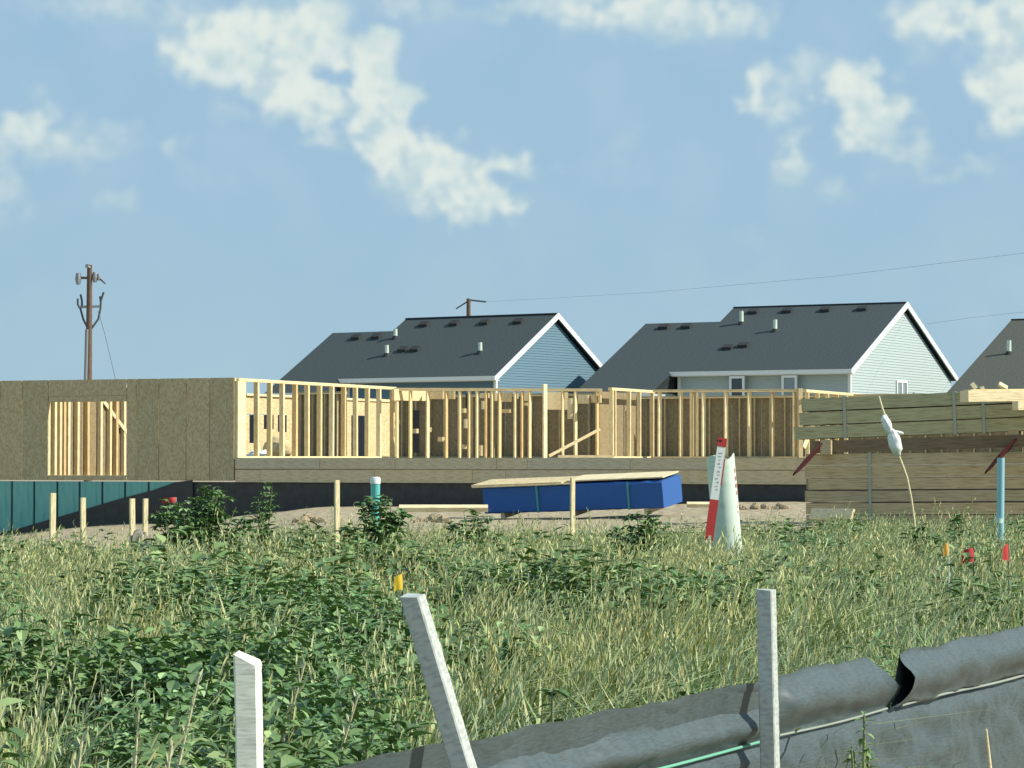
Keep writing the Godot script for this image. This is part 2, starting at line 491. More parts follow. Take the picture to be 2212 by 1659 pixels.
var _vent: ArrayMesh
func vent_mesh() -> ArrayMesh:
	if _vent == null:
		var st := st_new()
		slab(st, [Vector2(0.22, -0.02), Vector2(0.18, 0.11), Vector2(-0.16, 0.13), Vector2(-0.22, -0.02)], -0.25, 0.25)
		_vent = done(st)
	return _vent

func houses() -> void:
	finished_house({name = "finished_house", label = "house with blue gable siding and dark roof behind the framing", beta = 32.0, corner = [1070, 812, 125.0], ridge = [1205, 677], eave_left = 735.0,
		roof = M.roof_a, siding = M.siding_blue, wing = {ridge = [718, 718], front = 1.2, vents = [0.52, 0.85]}, vents = [0.82, 0.62, 0.42, 0.20],
		pipes = [[0.93, 0.33, 0.45], [0.86, 0.62, 0.5], [0.25, 0.62, 0.5]], caps = [[0.78, 0.55], [0.70, 0.55]]})
	finished_house({name = "finished_house", label = "house with white sunlit gable, dark roof and gutter over grey front wall", beta = 28.0, corner = [1840, 797, 120.0], ridge = [1960, 653], eave_left = 1450.0,
		roof = M.roof_b, siding = M.siding_grey, wing = {ridge = [1395, 698], front = 2.2, vents = [0.32, 0.62]}, vents = [0.85, 0.65, 0.43, 0.22],
		pipes = [[0.86, 0.27, 0.62], [0.62, 0.40, 0.55]], caps = [[0.80, 0.66], [0.72, 0.63]],
		front_windows = [[0.625, 4.62, 0.55, 1.25, M.glass], [0.335, 4.62, 0.55, 1.25, M.glass_pale]], gable_windows = [[-0.3, 4.5, 1.3, 1.3]]})
	finished_house({name = "finished_house", label = "house with taupe shingle roof at the right edge behind lumber", beta = 30.0, corner = [2560, 880, 112.0], ridge = [2700, 676], eave_left = 2012.0,
		roof = M.roof_c, siding = M.siding_tan, vents = [0.86, 0.6, 0.35], pipes = [[0.88, 0.40, 0.62]]})
	finished_house({name = "finished_house", label = "pale house whose roof edge just shows at the far left", beta = 30.0, corner = [-160, 822, 150.0], ridge = [-80, 745], eave_left = -420.0,
		roof = M.roof_b, siding = M.siding_grey, vents = [0.5], pipes = []})

# ---------------------------------------------------------------- utility poles
func poles() -> void:
	var d := 130.0
	var p := gp(190, d)
	var top := at(191, 572, d).y
	var o := thing("utility_pole", p, "tall wooden utility pole with insulators and cables left of roofs", "utility pole", "utility poles")
	put(o, "pole", tube_mesh([p, Vector3(p.x + 0.05, top, p.z)], [0.21, 0.13], 10), M.pole)
	var k := d / F
	var q := func(x: float, y: float) -> Vector3: return at(x, y, d)
	put(o, "cap", tube_mesh([q.call(191, 578) , q.call(191, 571)], [0.17, 0.14], 8), M.metal)
	beam(o, "crossarm", q.call(170, 600), q.call(213, 601), 0.12, 0.1, M.pole)
	for s in [[169, 590, 615, 0.16], [205, 588, 610, 0.15], [213, 592, 606, 0.10]]:
		put(o, "insulator", tube_mesh([q.call(s[0], s[1]), q.call(s[0], (s[1] + s[2]) * 0.5), q.call(s[0], s[2])], [s[3] * 0.7, s[3], s[3] * 0.6], 8), M.metal)
	put(o, "jumper", tube_mesh([q.call(213, 600), q.call(220, 606), q.call(228, 613)], [0.05, 0.05, 0.04], 6), M.cable)
	beam(o, "bracket", q.call(168, 663), q.call(217, 662), 0.12, 0.1, M.metal)
	for c in [[[168, 645], [168, 658], [174, 668], [180, 690], [188, 706]], [[174, 636], [177, 650], [177, 666]], [[224, 631], [218, 650], [217, 668], [212, 690], [196, 712]], [[216, 640], [218, 655], [216, 664]]]:
		var pts := []
		var rr := []
		for a in c:
			pts.append(q.call(a[0], a[1]))
			rr.append(0.055)
		put(o, "riser_cable", tube_mesh(pts, rr, 6), M.cable)
	put(o, "conduit", tube_mesh([q.call(184, 840) + Vector3(0, -3, 0.25), q.call(189, 712) + Vector3(0, 0, 0.22)], [0.10, 0.09], 6), M.metal)
	put(o, "guy_wire", tube_mesh([q.call(212, 672), q.call(226, 720), q.call(245, 800), q.call(262, 880)], [0.012, 0.012, 0.012, 0.012], 4), M.cable)

	var d2 := 190.0
	var p2 := gp(1012, d2)
	var o2 := thing("utility_pole", p2, "distant utility pole top rising over the blue gabled roof", "utility pole", "utility poles")
	put(o2, "pole", tube_mesh([p2, Vector3(p2.x, at(1012, 645, d2).y, p2.z)], [0.22, 0.15], 8), M.pole)
	beam(o2, "crossarm", at(1012, 648, d2), at(1050, 652, d2), 0.12, 0.1, M.cable)
	beam(o2, "crossarm", at(1012, 650, d2), at(985, 667, d2), 0.10, 0.1, M.cable)
	for w in [[[1050, 652, d2], [1400, 632, 165.0], [1800, 597, 140.0], [2300, 536, 120.0], 0.006, "upper"], [[2000, 700, 150.0], [2100, 686, 142.0], [2212, 674, 135.0], [2320, 664, 128.0], 0.006, "lower"]]:
		var pts := []
		for i in 4:
			pts.append(at(w[i][0], w[i][1], w[i][2]))
		var r: float = w[4]
		var wire := thing("power_line", pts[0], "thin power line crossing the sky %s" % ("from the distant pole to the right" if w[5] == "upper" else "low above the right roof"), "power line", "power lines")
		put(wire, "conductor", tube_mesh(pts, [r, r, r, r], 4), M.cable)

# ---------------------------------------------------------------- the house being framed
func stud_wall(house: Node3D, p0: Vector2, p1: Vector2, y0: float, h: float, ts: Array, w: float, dep: float, pmats: Array, smats: Array, yaw_extra := 0.0, bottom := true) -> Node3D:
	var wall := sub(house, "stud_wall")
	var u := (p1 - p0).normalized()
	var yaw := atan2(u.y, u.x)
	var a := v3(p0, 0)
	var b := v3(p1, 0)
	var pl := 0.05
	var dir := (b - a).normalized()
	for k in 2:
		beam(wall, "top_plate", a + Vector3(0, y0 + h - pl * (k + 0.5) - 0.001 * k, 0), b + Vector3(0, y0 + h - pl * (k + 0.5) - 0.001 * k, 0), pl - 0.002, dep + 0.004 * k, pmats[k % pmats.size()])
	if bottom:
		beam(wall, "bottom_plate", a + Vector3(0, y0 + pl / 2, 0), b + Vector3(0, y0 + pl / 2, 0), pl, dep, pmats[0])
	var L := p0.distance_to(p1)
	for i in ts.size():
		var p: Vector2 = p0 + u * L * float(ts[i])
		var yb := y0 + (pl if bottom else 0.0) + 0.001
		post(wall, "stud", v3(p, yb), y0 + h - pl * 2 - 0.003 - yb, w, dep - 0.006, yaw + yaw_extra, smats[i % smats.size()], Vector3(rng.randf_range(-0.003, 0.003), 0, 0))
	return wall

func framed_house() -> void:
	var C := plan(508, 82.0)
	var Lp := plan(0, 85.5)
	var fl := (Lp - C).normalized()            # along the front, to the left
	var ad := Vector2(-fl.y, fl.x) * -1.0       # into the depth, to the right
	if ad.y < 0:
		ad = -ad
	var Y := EYE + 0.0
	var H := 2.52
	var yaw_f := atan2(-fl.y, -fl.x)
	var Bf := Basis(Vector3.UP, yaw_f)          # local x runs right along the front
	var n := Vector2(-ad.x, -ad.y)              # out of the front
	var house := thing("house_under_construction", v3(C, ground(C.x, C.y) - 0.6), "half framed house with brown sheathed front, open stud walls and black foundation", "house frame")
	var q2s := func(x: float) -> float: return hit(x, C, fl)      # metres left of the corner
	var fp := func(s: float, y: float, out: float) -> Vector3: return v3(C + fl * s + n * out, y)
	var ytop := Y + H
	var yrim := 0.775

	# sheathing of the front, panel by panel
	var sheath := sub(house, "sheathing")
	var q2y := func(x: float, y: float) -> float:
		var pp: Vector2 = C + fl * float(q2s.call(x))
		return at(x, y, pp.y).y
	var seams := [-120.0, -60.0, 2.5, 50.0, 106.0, 275.0, 296.0, 345.0, 404.0, 455.0, 508.0]
	var wy0: float = q2y.call(190, 1027)
	var wy1: float = q2y.call(190, 868)
	var wym: float = q2y.call(190, 855)
	for i in seams.size() - 1:
		var s0: float = q2s.call(seams[i])
		var s1: float = q2s.call(seams[i + 1])
		var spans := [[yrim, ytop + 0.01]]
		if i == 4:
			spans = [[yrim, wy0], [wy1, wym - 0.012], [wym, ytop + 0.01]]
		for sp in spans:
			put(sheath, "sheathing_panel", boxm(Vector3(absf(s0 - s1) - 0.03, sp[1] - sp[0], 0.02)), M.osb[(i * 2 + spans.size()) % 3], Transform3D(Bf, fp.call((s0 + s1) / 2, (sp[0] + sp[1]) / 2, 0.04 + 0.003 * (i % 2))))
	# framing behind the sheathing
	var fwall := sub(house, "front_framing")
	var sl: float = q2s.call(-120.0)
	for k in 2:
		beam(fwall, "top_plate", fp.call(0.0, ytop - 0.025 - 0.05 * k, -0.045), fp.call(sl, ytop - 0.025 - 0.05 * k, -0.045), 0.048, 0.14, M.lumber[k])
	for i in seams.size():
		if i == 10:
			continue
		var s0: float = q2s.call(seams[i])
		post(fwall, "stud", fp.call(s0 + (0.05 if i == 5 else (-0.05 if i == 4 else 0.0)) * -1.0, yrim, -0.05), H + 0.6, 0.07, 0.13, yaw_f, M.lumber[i % 4])
	beam(fwall, "header", fp.call(q2s.call(106), wy1 + 0.13, -0.045), fp.call(q2s.call(275), wy1 + 0.13, -0.045), 0.24, 0.13, M.lumber[1])
	beam(fwall, "window_sill", fp.call(q2s.call(106), wy0 - 0.02, -0.045), fp.call(q2s.call(275), wy0 - 0.02, -0.045), 0.05, 0.14, M.lumber[2])

	# floor and rim boards
	var sr := -27.0
	var deck := sub(house, "floor_deck")
	var dl: float = q2s.call(318.0)
	var mid: Vector2 = C + fl * ((dl + sr) / 2) + ad * 15.0
	put(deck, "subfloor", boxm(Vector3(dl - sr, 0.02, 29.9)), M.osb_pale, Transform3D(Bf, v3(mid, Y - 0.011)))
	put(deck, "floor_joists", boxm(Vector3(dl - sr - 0.2, 0.68, 29.6)), M.lumber_grey[0], Transform3D(Bf, v3(mid, Y - 0.37)))
	for row in 2:
		var s := -0.03
		var y0: float = [1.165, 0.785][row]
		var y1: float = [1.495, 1.135][row]
		var lens: Array = [[3.0, 2.6, 3.4, 1.0, 3.3, 2.8, 3.1, 3.2, 3.0, 3.3], [0.9, 4.0, 3.3, 1.1, 3.6, 3.6, 2.9, 3.4, 3.0, 3.1]][row]
		for i in lens.size():
			var l: float = lens[i]
			var dip := rng.randf_range(0.0, 0.012)
			beam(deck, "rim_board", fp.call(s, (y0 + y1) / 2 - dip, 0.03), fp.call(s - l + 0.012, (y0 + y1) / 2 - dip + rng.randf_range(-0.004, 0.004), 0.03), y1 - y0, 0.04, M.lumber_grey[rng.randi() % 4])
			s -= l
	beam(deck, "sill_plate", fp.call(-0.05, 0.76, 0.02), fp.call(sr, 0.76, 0.02), 0.045, 0.10, M.lumber_grey[2])
	beam(deck, "rim_ledger", fp.call(-0.05, 1.150, 0.0), fp.call(sr, 1.150, 0.0), 0.025, 0.05, M.brown_board[1])

	# foundation: black wall, green insulation boards on the left, membrane over their foot
	var found := sub(house, "foundation")
	var fc: float = (sl + sr) / 2
	put(found, "concrete_wall", boxm(Vector3(sl - sr, 2.9, 0.3)), M.membrane, Transform3D(Bf, fp.call(fc, 0.735 - 1.45, -0.16)))
	var gs := [-75.0, -22.0, 28.0, 76.0, 126.0, 174.0, 223.0, 272.0, 323.0, 400.0]
	for i in gs.size() - 1:
		var s0: float = q2s.call(gs[i]) - 0.04
		var s1: float = q2s.call(gs[i + 1]) + 0.04
		put(found, "insulation_board", boxm(Vector3(absf(s0 - s1), 1.85, 0.05)), M.green_panel, Transform3D(Bf, fp.call((s0 + s1) / 2, 0.735 - 0.925, 0.016)))
	var st := st_new()
	var mpts := [[420, 1037], [385, 1041], [330, 1060], [260, 1078], [170, 1105], [90, 1128], [40, 1143], [-40, 1160]]
	for i in mpts.size() - 1:
		var a: Vector3 = fp.call(q2s.call(mpts[i][0]), q2y.call(mpts[i][0], mpts[i][1]), 0.09)
		var b: Vector3 = fp.call(q2s.call(mpts[i + 1][0]), q2y.call(mpts[i + 1][0], mpts[i + 1][1]), 0.09)
		var back := v3(n, 0) * -0.04
		var a0 := Vector3(a.x, -2.0, a.z)
		var b0 := Vector3(b.x, -2.0, b.z)
		quad(st, a, b, b0, a0)
		quad(st, a + back, b + back, b, a)
	put(found, "waterproof_membrane", done(st), M.membrane)

	# side wall going back from the corner
	var A0: Vector2 = C + ad * 0.08
	var A1: Vector2 = C + ad * hit(852, C, ad)
	var ta := []
	for i in 12:
		ta.append(0.115 + 0.0745 * i * (1.0 + 0.004 * i))
	ta[11] = 0.985
	stud_wall(house, A0, A1, Y, H, ta, 0.105, 0.16, [M.lumber[2], M.lumber[0]], M.lumber)
	post(house, "corner_post", v3(C + ad * 0.30, Y), H - 0.102, 0.52, 0.15, atan2(ad.y, ad.x), M.lumber[2])
	beam(house, "header", v3(plan(849, 91.0), Y + 2.21), v3(plan(917, 93.6), Y + 2.25), 0.40, 0.10, M.lumber[0])

	# middle wall with doors and short posts
	var B0 := plan(852, 91.4)
	var B1 := plan(1300, 92.4)
	var tb := []
	for x in [858, 886, 923, 963.6, 993, 1013, 1030, 1049, 1062, 1078, 1112, 1127, 1143, 1215, 1243, 1290]:
		tb.append((x - 852.0) / 448.0)
	stud_wall(house, B0, B1, Y, 2.46, tb, 0.055, 0.20, [M.brown_board[0], M.brown_board[2]], M.lumber, -0.55, false)
	beam(house, "bottom_plate", v3(plan(1205, 92.0), Y + 0.05), v3(plan(1325, 92.3), Y + 0.05), 0.09, 0.14, M.lumber_grey[0])
	var by := plan(1177, 90.0)
	post(house, "tall_post", v3(by, Y), 2.55, 0.06, 0.2, yaw_f - 0.25, M.lumber[2])
	for b in [[926, 958, 845, 862, 0], [967, 982, 845, 862, 1], [1038, 1056, 849, 860, 2], [1082, 1104, 848, 868, 0], [1082, 1102, 884, 892, 1], [1130, 1142, 848, 866, 2], [1250, 1271, 853, 872, 2], [1278, 1298, 853, 870, 0]]:
		var dd: float = 92.6 + b[4] * 0.5
		beam(house, "blocking", at(b[0], (b[2] + b[3]) / 2.0, dd + 0.6), at(b[1], (b[2] + b[3]) / 2.0, dd - 0.6), (b[3] - b[2]) * dd / F, 0.06, M.lumber[b[4]])
	for b in [[853, 862, 912, 3], [889, 902, 931, 0], [926, 930, 1028 - 100, 2], [997, 1005, 887, 0], [998, 1006, 965, 1], [948, 958, 949, 2]]:
		beam(house, "blocking", at(b[0], b[2], 93.4), at(b[1], b[2], 93.0), 0.16, 0.09, M.lumber[b[3]])
	for b in [[892, 906, 886, 978], [1006, 1012, 850, 885]]:
		var ym: float = (b[2] + b[3]) / 2.0
		beam(house, "dark_opening_sheet", at(b[0], ym, 96.0), at(b[1], ym, 96.0), (b[3] - b[2]) * 96.0 / F, 0.02, M.opening_dark)  # added dark sheet filling a shaded opening
	for b in [[1112, 1118, 850, 862, 2], [1065, 1072, 848, 866, 0], [1042, 1046, 866, 884, 2], [1131, 1140, 870, 876, 0], [1004, 1008, 905, 925, 2], [1228, 1235, 860, 905, 2], [1036, 1041, 962, 985, 2], [1062, 1066, 968, 988, 0], [1290, 1300, 880, 886, 2]]:
		var ym: float = (b[2] + b[3]) / 2.0
		beam(house, "blocking", at(b[0], ym, 94.4), at(b[1], ym, 93.6), (b[3] - b[2]) * 94.0 / F, 0.08, M.lumber[b[4]])
	beam(house, "header", at(1178, 866, 95.0), at(1226, 866, 95.4), 0.64, 0.1, M.brown_board[2])
	beam(house, "brace", at(1186, 985, 90.5), at(1296, 927, 91.5), 0.10, 0.05, M.lumber_grey[2])

	# second side wall going back, then the wall behind the lumber
	var D0 := plan(1318, 92.4)
	var D1: Vector2 = D0 + ad * hit(1411, D0, ad)
	stud_wall(house, D0, D1, Y, 2.50, [0.03, 0.09, 0.42, 0.66, 0.97], 0.075, 0.15, [M.lumber[2], M.lumber[0]], [M.lumber[2], M.lumber[0], M.lumber[2]])
	var dback := sub(house, "rear_sheathing")
	for k in 3:
		var pa: Vector2 = D0 + ad * (0.3 + k * 1.25) + fl * 0.55
		var pb: Vector2 = pa + ad * 1.235
		beam(dback, "sheathing_panel", v3(pa, Y + 1.2), v3(pb, Y + 1.2), 2.36, 0.012, M.osb_shaded[k])
	var E0 := plan(1411, 95.2)
	var E1 := plan(1733, 94.6)
	var te := []
	for x in [1424.6, 1471, 1499, 1520, 1569, 1619, 1669, 1716, 1726]:
		te.append((x - 1411.0) / 322.0)
	stud_wall(house, E0, E1, Y, 2.50, te, 0.06, 0.21, [M.brown_board[2], M.lumber_grey[2]], [M.lumber[2], M.lumber[0], M.brown_board[2], M.lumber[2]], -0.5)
	post(house, "wide_post", v3(plan(1499, 95.8), Y), 2.40, 0.32, 0.1, 0.15, M.brown_board[2])
	post(house, "corner_post", v3(plan(1728, 94.3), Y), 2.52, 0.16, 0.16, 0.3, M.brown_board[0])

	# rear walls, sheathed outside: their inner side shows
	for r in [[1335, 102.5, 2380, 100.0, 2.36], [862, 101.5, 1330, 99.5, 2.40], [644, 96.5, 750, 96.0, 2.40]]:
		var a := plan(r[0], r[1])
		var u := -fl
		var ll := hit(r[2], a, u)
		var cnt := int(ceil(ll / 1.22))
		for k in cnt:
			var pa: Vector2 = a + u * (ll * k / cnt)
			var pb: Vector2 = a + u * (ll * (k + 1) / cnt - 0.012)
			beam(dback, "sheathing_panel", v3(pa, Y + r[4] / 2), v3(pb, Y + r[4] / 2), r[4] - 0.02, 0.012, M.osb_shaded[k % 3])
		var tt := []
		var nst := int(ll / 0.62) + 1
		for k in nst:
			tt.append((k + 0.3) / nst)
		stud_wall(house, a - ad * 0.09, a + u * ll - ad * 0.09, Y, r[4] + 0.05, tt, 0.045, 0.14, [M.brown_board[1], M.lumber[0]], M.brown_board)

	# pale wall far back with window openings
	var G0 := plan(532, 101.5)
	var gpt := func(x: float, y: float) -> Vector3:
		var pp: Vector2 = G0 + ad * hit(x, G0, ad)
		return at(x, y, pp.y)
	var gw := sub(house, "rear_sheathing")
	var gpan := [[532, 640, 853, 896], [532, 541, 896, 989], [563, 572, 896, 989], [593, 602, 896, 989], [621, 640, 896, 989], [541, 563, 957, 989], [572, 593, 927, 989], [602, 621, 933, 989], [640, 700, 853, 989], [750, 760, 862, 989], [760, 798, 862, 898], [798, 860, 862, 989]]
	for b in gpan:
		var pa: Vector3 = gpt.call(b[0], 0)
		var pb: Vector3 = gpt.call(b[1], 0)
		var yb: float = (gpt.call(float(b[0]) * 0.5 + float(b[1]) * 0.5, b[3]) as Vector3).y
		var yt: float = (gpt.call(float(b[0]) * 0.5 + float(b[1]) * 0.5, b[2]) as Vector3).y
		if b[3] == 989:
			yb = Y
		pa.y = (yb + yt) / 2
		pb.y = pa.y
		beam(gw, "sheathing_panel", pa, pb, yt - yb - 0.01, 0.02, M.osb_pale)
	for b in [[541, 563, 896, 957], [572, 593, 896, 927], [602, 621, 896, 933], [760, 798, 898, 989]]:
		var pa: Vector3 = gpt.call(b[0], 0)
		var pb: Vector3 = gpt.call(b[1], 0)
		var yb: float = maxf((gpt.call(float(b[0]), b[3]) as Vector3).y, Y)
		var yt: float = (gpt.call(float(b[0]), b[2]) as Vector3).y
		pa.y = (yb + yt) / 2
		pb.y = pa.y
		beam(gw, "dark_opening_sheet", pa - v3(ad, 0) * 0.05, pb, yt - yb, 0.008, M.opening_dark)  # no real glazing: dark sheet added to stand for the shade beyond
	beam(gw, "top_plate", gpt.call(530, 852), Vector3((gpt.call(862, 0) as Vector3).x, (gpt.call(530, 852) as Vector3).y, (gpt.call(862, 0) as Vector3).z), 0.09, 0.15, M.lumber[2])

	# wall seen through the front window: studs and their sheathing, sunlit
	var W0: Vector2 = C + fl * float(q2s.call(84)) + ad * 0.35
	var W1: Vector2 = W0 + ad * hit(300, W0, ad)
	var tw := []
	for x in [117, 128, 137, 146, 166, 188, 216, 236, 250, 267, 285]:
		tw.append(hit(x, W0, ad) / W0.distance_to(W1))
	stud_wall(house, W0, W1, 0.80, H + Y - 0.80, tw, 0.13, 0.15, [M.lumber[2], M.lumber[0]], [M.lumber[2], M.lumber[0], M.lumber[3]])
	for k in 5:
		var l := W0.distance_to(W1) / 5.0
		beam(dback, "sheathing_panel", v3(W0 + ad * l * k + fl * 0.09, 2.38), v3(W0 + ad * (l * (k + 1) - 0.01) + fl * 0.09, 2.38), 3.1, 0.012, M.osb_shaded[k % 3])
	var wb: Vector2 = W0 + ad * hit(225, W0, ad) - fl * 0.2
	var wc: Vector2 = W0 + ad * hit(276, W0, ad) - fl * 0.2
	beam(house, "brace", at(220, 862, wb.y), at(278, 940, wc.y), 0.13, 0.05, M.lumber[2])

	# last wall, mostly hidden by the lumber
	var K0 := plan(1738, 93.0)
	var K1: Vector2 = K0 + ad * hit(1990, K0, ad)
	var tk := []
	for i in 14:
		tk.append(0.02 + i * 0.075)
	stud_wall(house, K0, K1, Y, 2.45, tk, 0.075, 0.15, [M.lumber[2], M.lumber[0]], M.lumber)
	beam(house, "brace", at(1760, 905, 92.5), at(1736, 966, 92.0), 0.2, 0.06, M.lumber[2])

	# loose things on the deck
	var sheet := thing("plastic_sheet", at(564, 989, 95.0), "crumpled white plastic sheet lying on the floor inside the studs", "plastic sheet")
	put(sheet, "folds", lump(0.36, 0.17, 0.3, 61, 14), M.white_sheet, Transform3D(Basis().scaled(Vector3(1.15, 1, 1)), at(560, 989, 95.0) + Vector3(0, 0.10, 0)))
	var sack := thing("insulation_bale", at(598, 989, 97.0), "tan bale on the floor behind the open studs, beside white sheet", "bale")
	put(sack, "bale", lump(0.55, 0.42, 0.4, 14, 14, 0.45), M.osb_pale, Transform3D(Basis(), at(600, 989, 97.0) + Vector3(0, 0.36, 0)))

func lump(rx: float, ry: float, rz: float, seed_: int, rings := 9, rough := 1.0) -> ArrayMesh:
	var st := st_new()
	st.set_smooth_group(-1 if rough > 0.8 else 1)
	var nn := FastNoiseLite.new()
	nn.seed = seed_
	nn.frequency = 1.3
	var pt := func(i: int, j: int) -> Vector3:
		var a := PI * i / rings
		var b := TAU * (j % (rings * 2)) / (rings * 2)
		var v := Vector3(sin(a) * cos(b), cos(a), sin(a) * sin(b))
		var r := 1.0 + (nn.get_noise_3dv(v * 1.2) * 0.55 + nn.get_noise_3dv(v * 3.5) * 0.25) * rough
		return Vector3(v.x * rx, v.y * ry, v.z * rz) * r
	for i in rings:
		for j in rings * 2:
			quad(st, pt.call(i, j), pt.call(i, j + 1), pt.call(i + 1, j + 1), pt.call(i + 1, j))
	return done(st)

# ---------------------------------------------------------------- materials stacked on the site
func lumber_stack() -> void:
	var d := 55.0
	var yaw := deg_to_rad(-14.0)
	var names := ["upper", "lower"]
	for bnd in 2:
		var pl := at(1730.0 if bnd == 0 else 1742.0, 1000, d + 0.3)
		var yb: float = at(1715, 950, d).y if bnd == 0 else at(1745, 1140, d).y
		var rows := 3 if bnd == 0 else 6
		var rh := 0.295 if bnd == 0 else 0.262
		var o := thing("lumber_bundle", Vector3(pl.x, yb, pl.z), "%s strapped bundle of long %s planks in the right stack" % [names[bnd], "greenish" if bnd == 0 else "brownish"], "lumber bundle", "stacked lumber bundles")
		o.rotation = Vector3(0, yaw, deg_to_rad(2.1 if bnd == 0 else 0.5))
		var X := o.global_transform
		var L := 6.6
		for r in rows:
			for c in 9:
				var dx: float = rng.randf_range(-0.05, 0.05) + (0.0 if bnd == 1 else [-0.12, -0.02, 0.05][r])
				var dz: float = -0.066 - c * 0.13 + (rng.randf_range(-0.012, 0.012) if c == 0 else 0.0)
				var mm: Material = M.treated[rng.randi() % 4] if bnd == 0 else M.brown_board[rng.randi() % 3]
				put(o, "plank", boxm(Vector3(L, rh - 0.028, 0.122)), mm, X * Transform3D(Basis(), Vector3(L / 2 + dx, r * rh + rh / 2, dz)))
		for s in ([0.95, 3.25, 3.85] if bnd == 0 else [1.35]):
			put(o, "strap", boxm(Vector3(0.06, rows * rh + 0.01, 0.008)), M.band, X * Transform3D(Basis(), Vector3(s, rows * rh / 2, 0.018)))
			put(o, "strap", boxm(Vector3(0.06, 0.008, 1.2)), M.band, X * Transform3D(Basis(), Vector3(s, rows * rh + 0.004, -0.58)))
	# bearers between and under the bundles; added long planks darken the gap
	for b in [[0.30, "front"], [0.85, "rear"]]:
		var bp := at(1760, 966, d - b[0] * 0.0 + b[0])
		var ax := Vector3(cos(yaw), 0.03, -sin(yaw)).normalized()
		var lb := thing("gap_filler", bp, "added dark filler standing for shade in the gap between the two lumber bundles, %s one" % b[1], "timber", "added dark fillers between lumber bundles")
		beam(lb, "plank", bp, bp + ax * 6.2, 0.26, 0.16, M.gap_shade_board)
	for b in [[1785, 950, 982, "left"], [2190, 925, 965, "right"]]:
		var p0 := at(b[0], (b[1] + b[2]) / 2.0, d - (0.0 if b[3] == "left" else 0.65))
		var dn := Vector3(sin(yaw), 0, cos(yaw))
		var o := thing("bearer", p0, "short timber bearer between the lumber bundles on the %s" % b[3], "timber", "bearers between lumber bundles")
		beam(o, "timber", p0 + dn * 0.12, p0 - dn * 1.3, (b[2] - b[1]) * d / F * 0.98, 0.22, M.brown_board[0])
	for b in [[[1772, 967], [1748, 990], [1716, 1024], "left"], [[2200, 950], [2160, 985], [2131, 1020], "right"]]:
		var dd := 54.3
		var a := at(b[0][0], b[0][1], dd)
		var m := at(b[1][0], b[1][1], dd - 0.25)
		var e := at(b[2][0], b[2][1], dd - 0.5)
		var o := thing("red_strap", a, "dark red webbing strap hanging from the lumber stack on the %s" % b[3], "strap", "red straps on the lumber stack")
		var st := st_new()
		var prev := []
		for i in 11:
			var t := i / 10.0
			var p: Vector3 = a.lerp(m, t).lerp(m.lerp(e, t), t)
			var wv: float = 0.17 * (0.7 + 0.3 * sin(t * PI)) * (1.0 if t < 0.75 else 1.0 - (t - 0.75) * 2.6)
			var off := Vector3(0.4, 0.75, 0.3).normalized() * wv
			var th := Vector3(0.02, -0.01, 0.03)
			var cur := [p + off, p - off, p - off - th, p + off - th]
			if i > 0:
				for k in 4:
					quad(st, prev[k], prev[(k + 1) % 4], cur[(k + 1) % 4], cur[k])
			prev = cur
		put(o, "webbing", done(st), M.dark_red)
	# pale timbers on top at the right
	var o2 := thing("pale_timbers", at(2085, 865, 55.0), "pale new timbers lying on top of the lumber stack at right", "timber")
	beam(o2, "timber", at(2083, 856, 53.2), at(2330, 853, 54.4), 0.23, 0.3, M.lumber[2])
	beam(o2, "timber", at(2090, 844, 53.3), at(2330, 842, 54.5), 0.05, 0.25, M.lumber[0])
	beam(o2, "block", at(2193, 876, 52.9), at(2330, 875, 53.6), 0.18, 0.2, M.lumber[2])
	for x in [[2104, 834, 0.09], [2122, 840, 0.05], [2166, 834, 0.13]]:
		put(o2, "offcut", boxm(Vector3(x[2] * 1.6, 0.09, 0.07)), M.lumber[2], Transform3D(Basis(Vector3(0.2, 0.3, 1).normalized(), x[0] * 0.77), at(x[0], x[1], 55.0)))
	# pale sheet at the stack's foot
	var ps := thing("plywood_sheet", gp(1798, 51.0), "pale plywood sheet leaning low at the foot of lumber stack", "plywood sheet")
	beam(ps, "sheet", at(1752, 1110, 51.5), at(1842, 1111, 50.5), 0.22, 0.05, M.lath, Vector3(0, 1, -0.8))

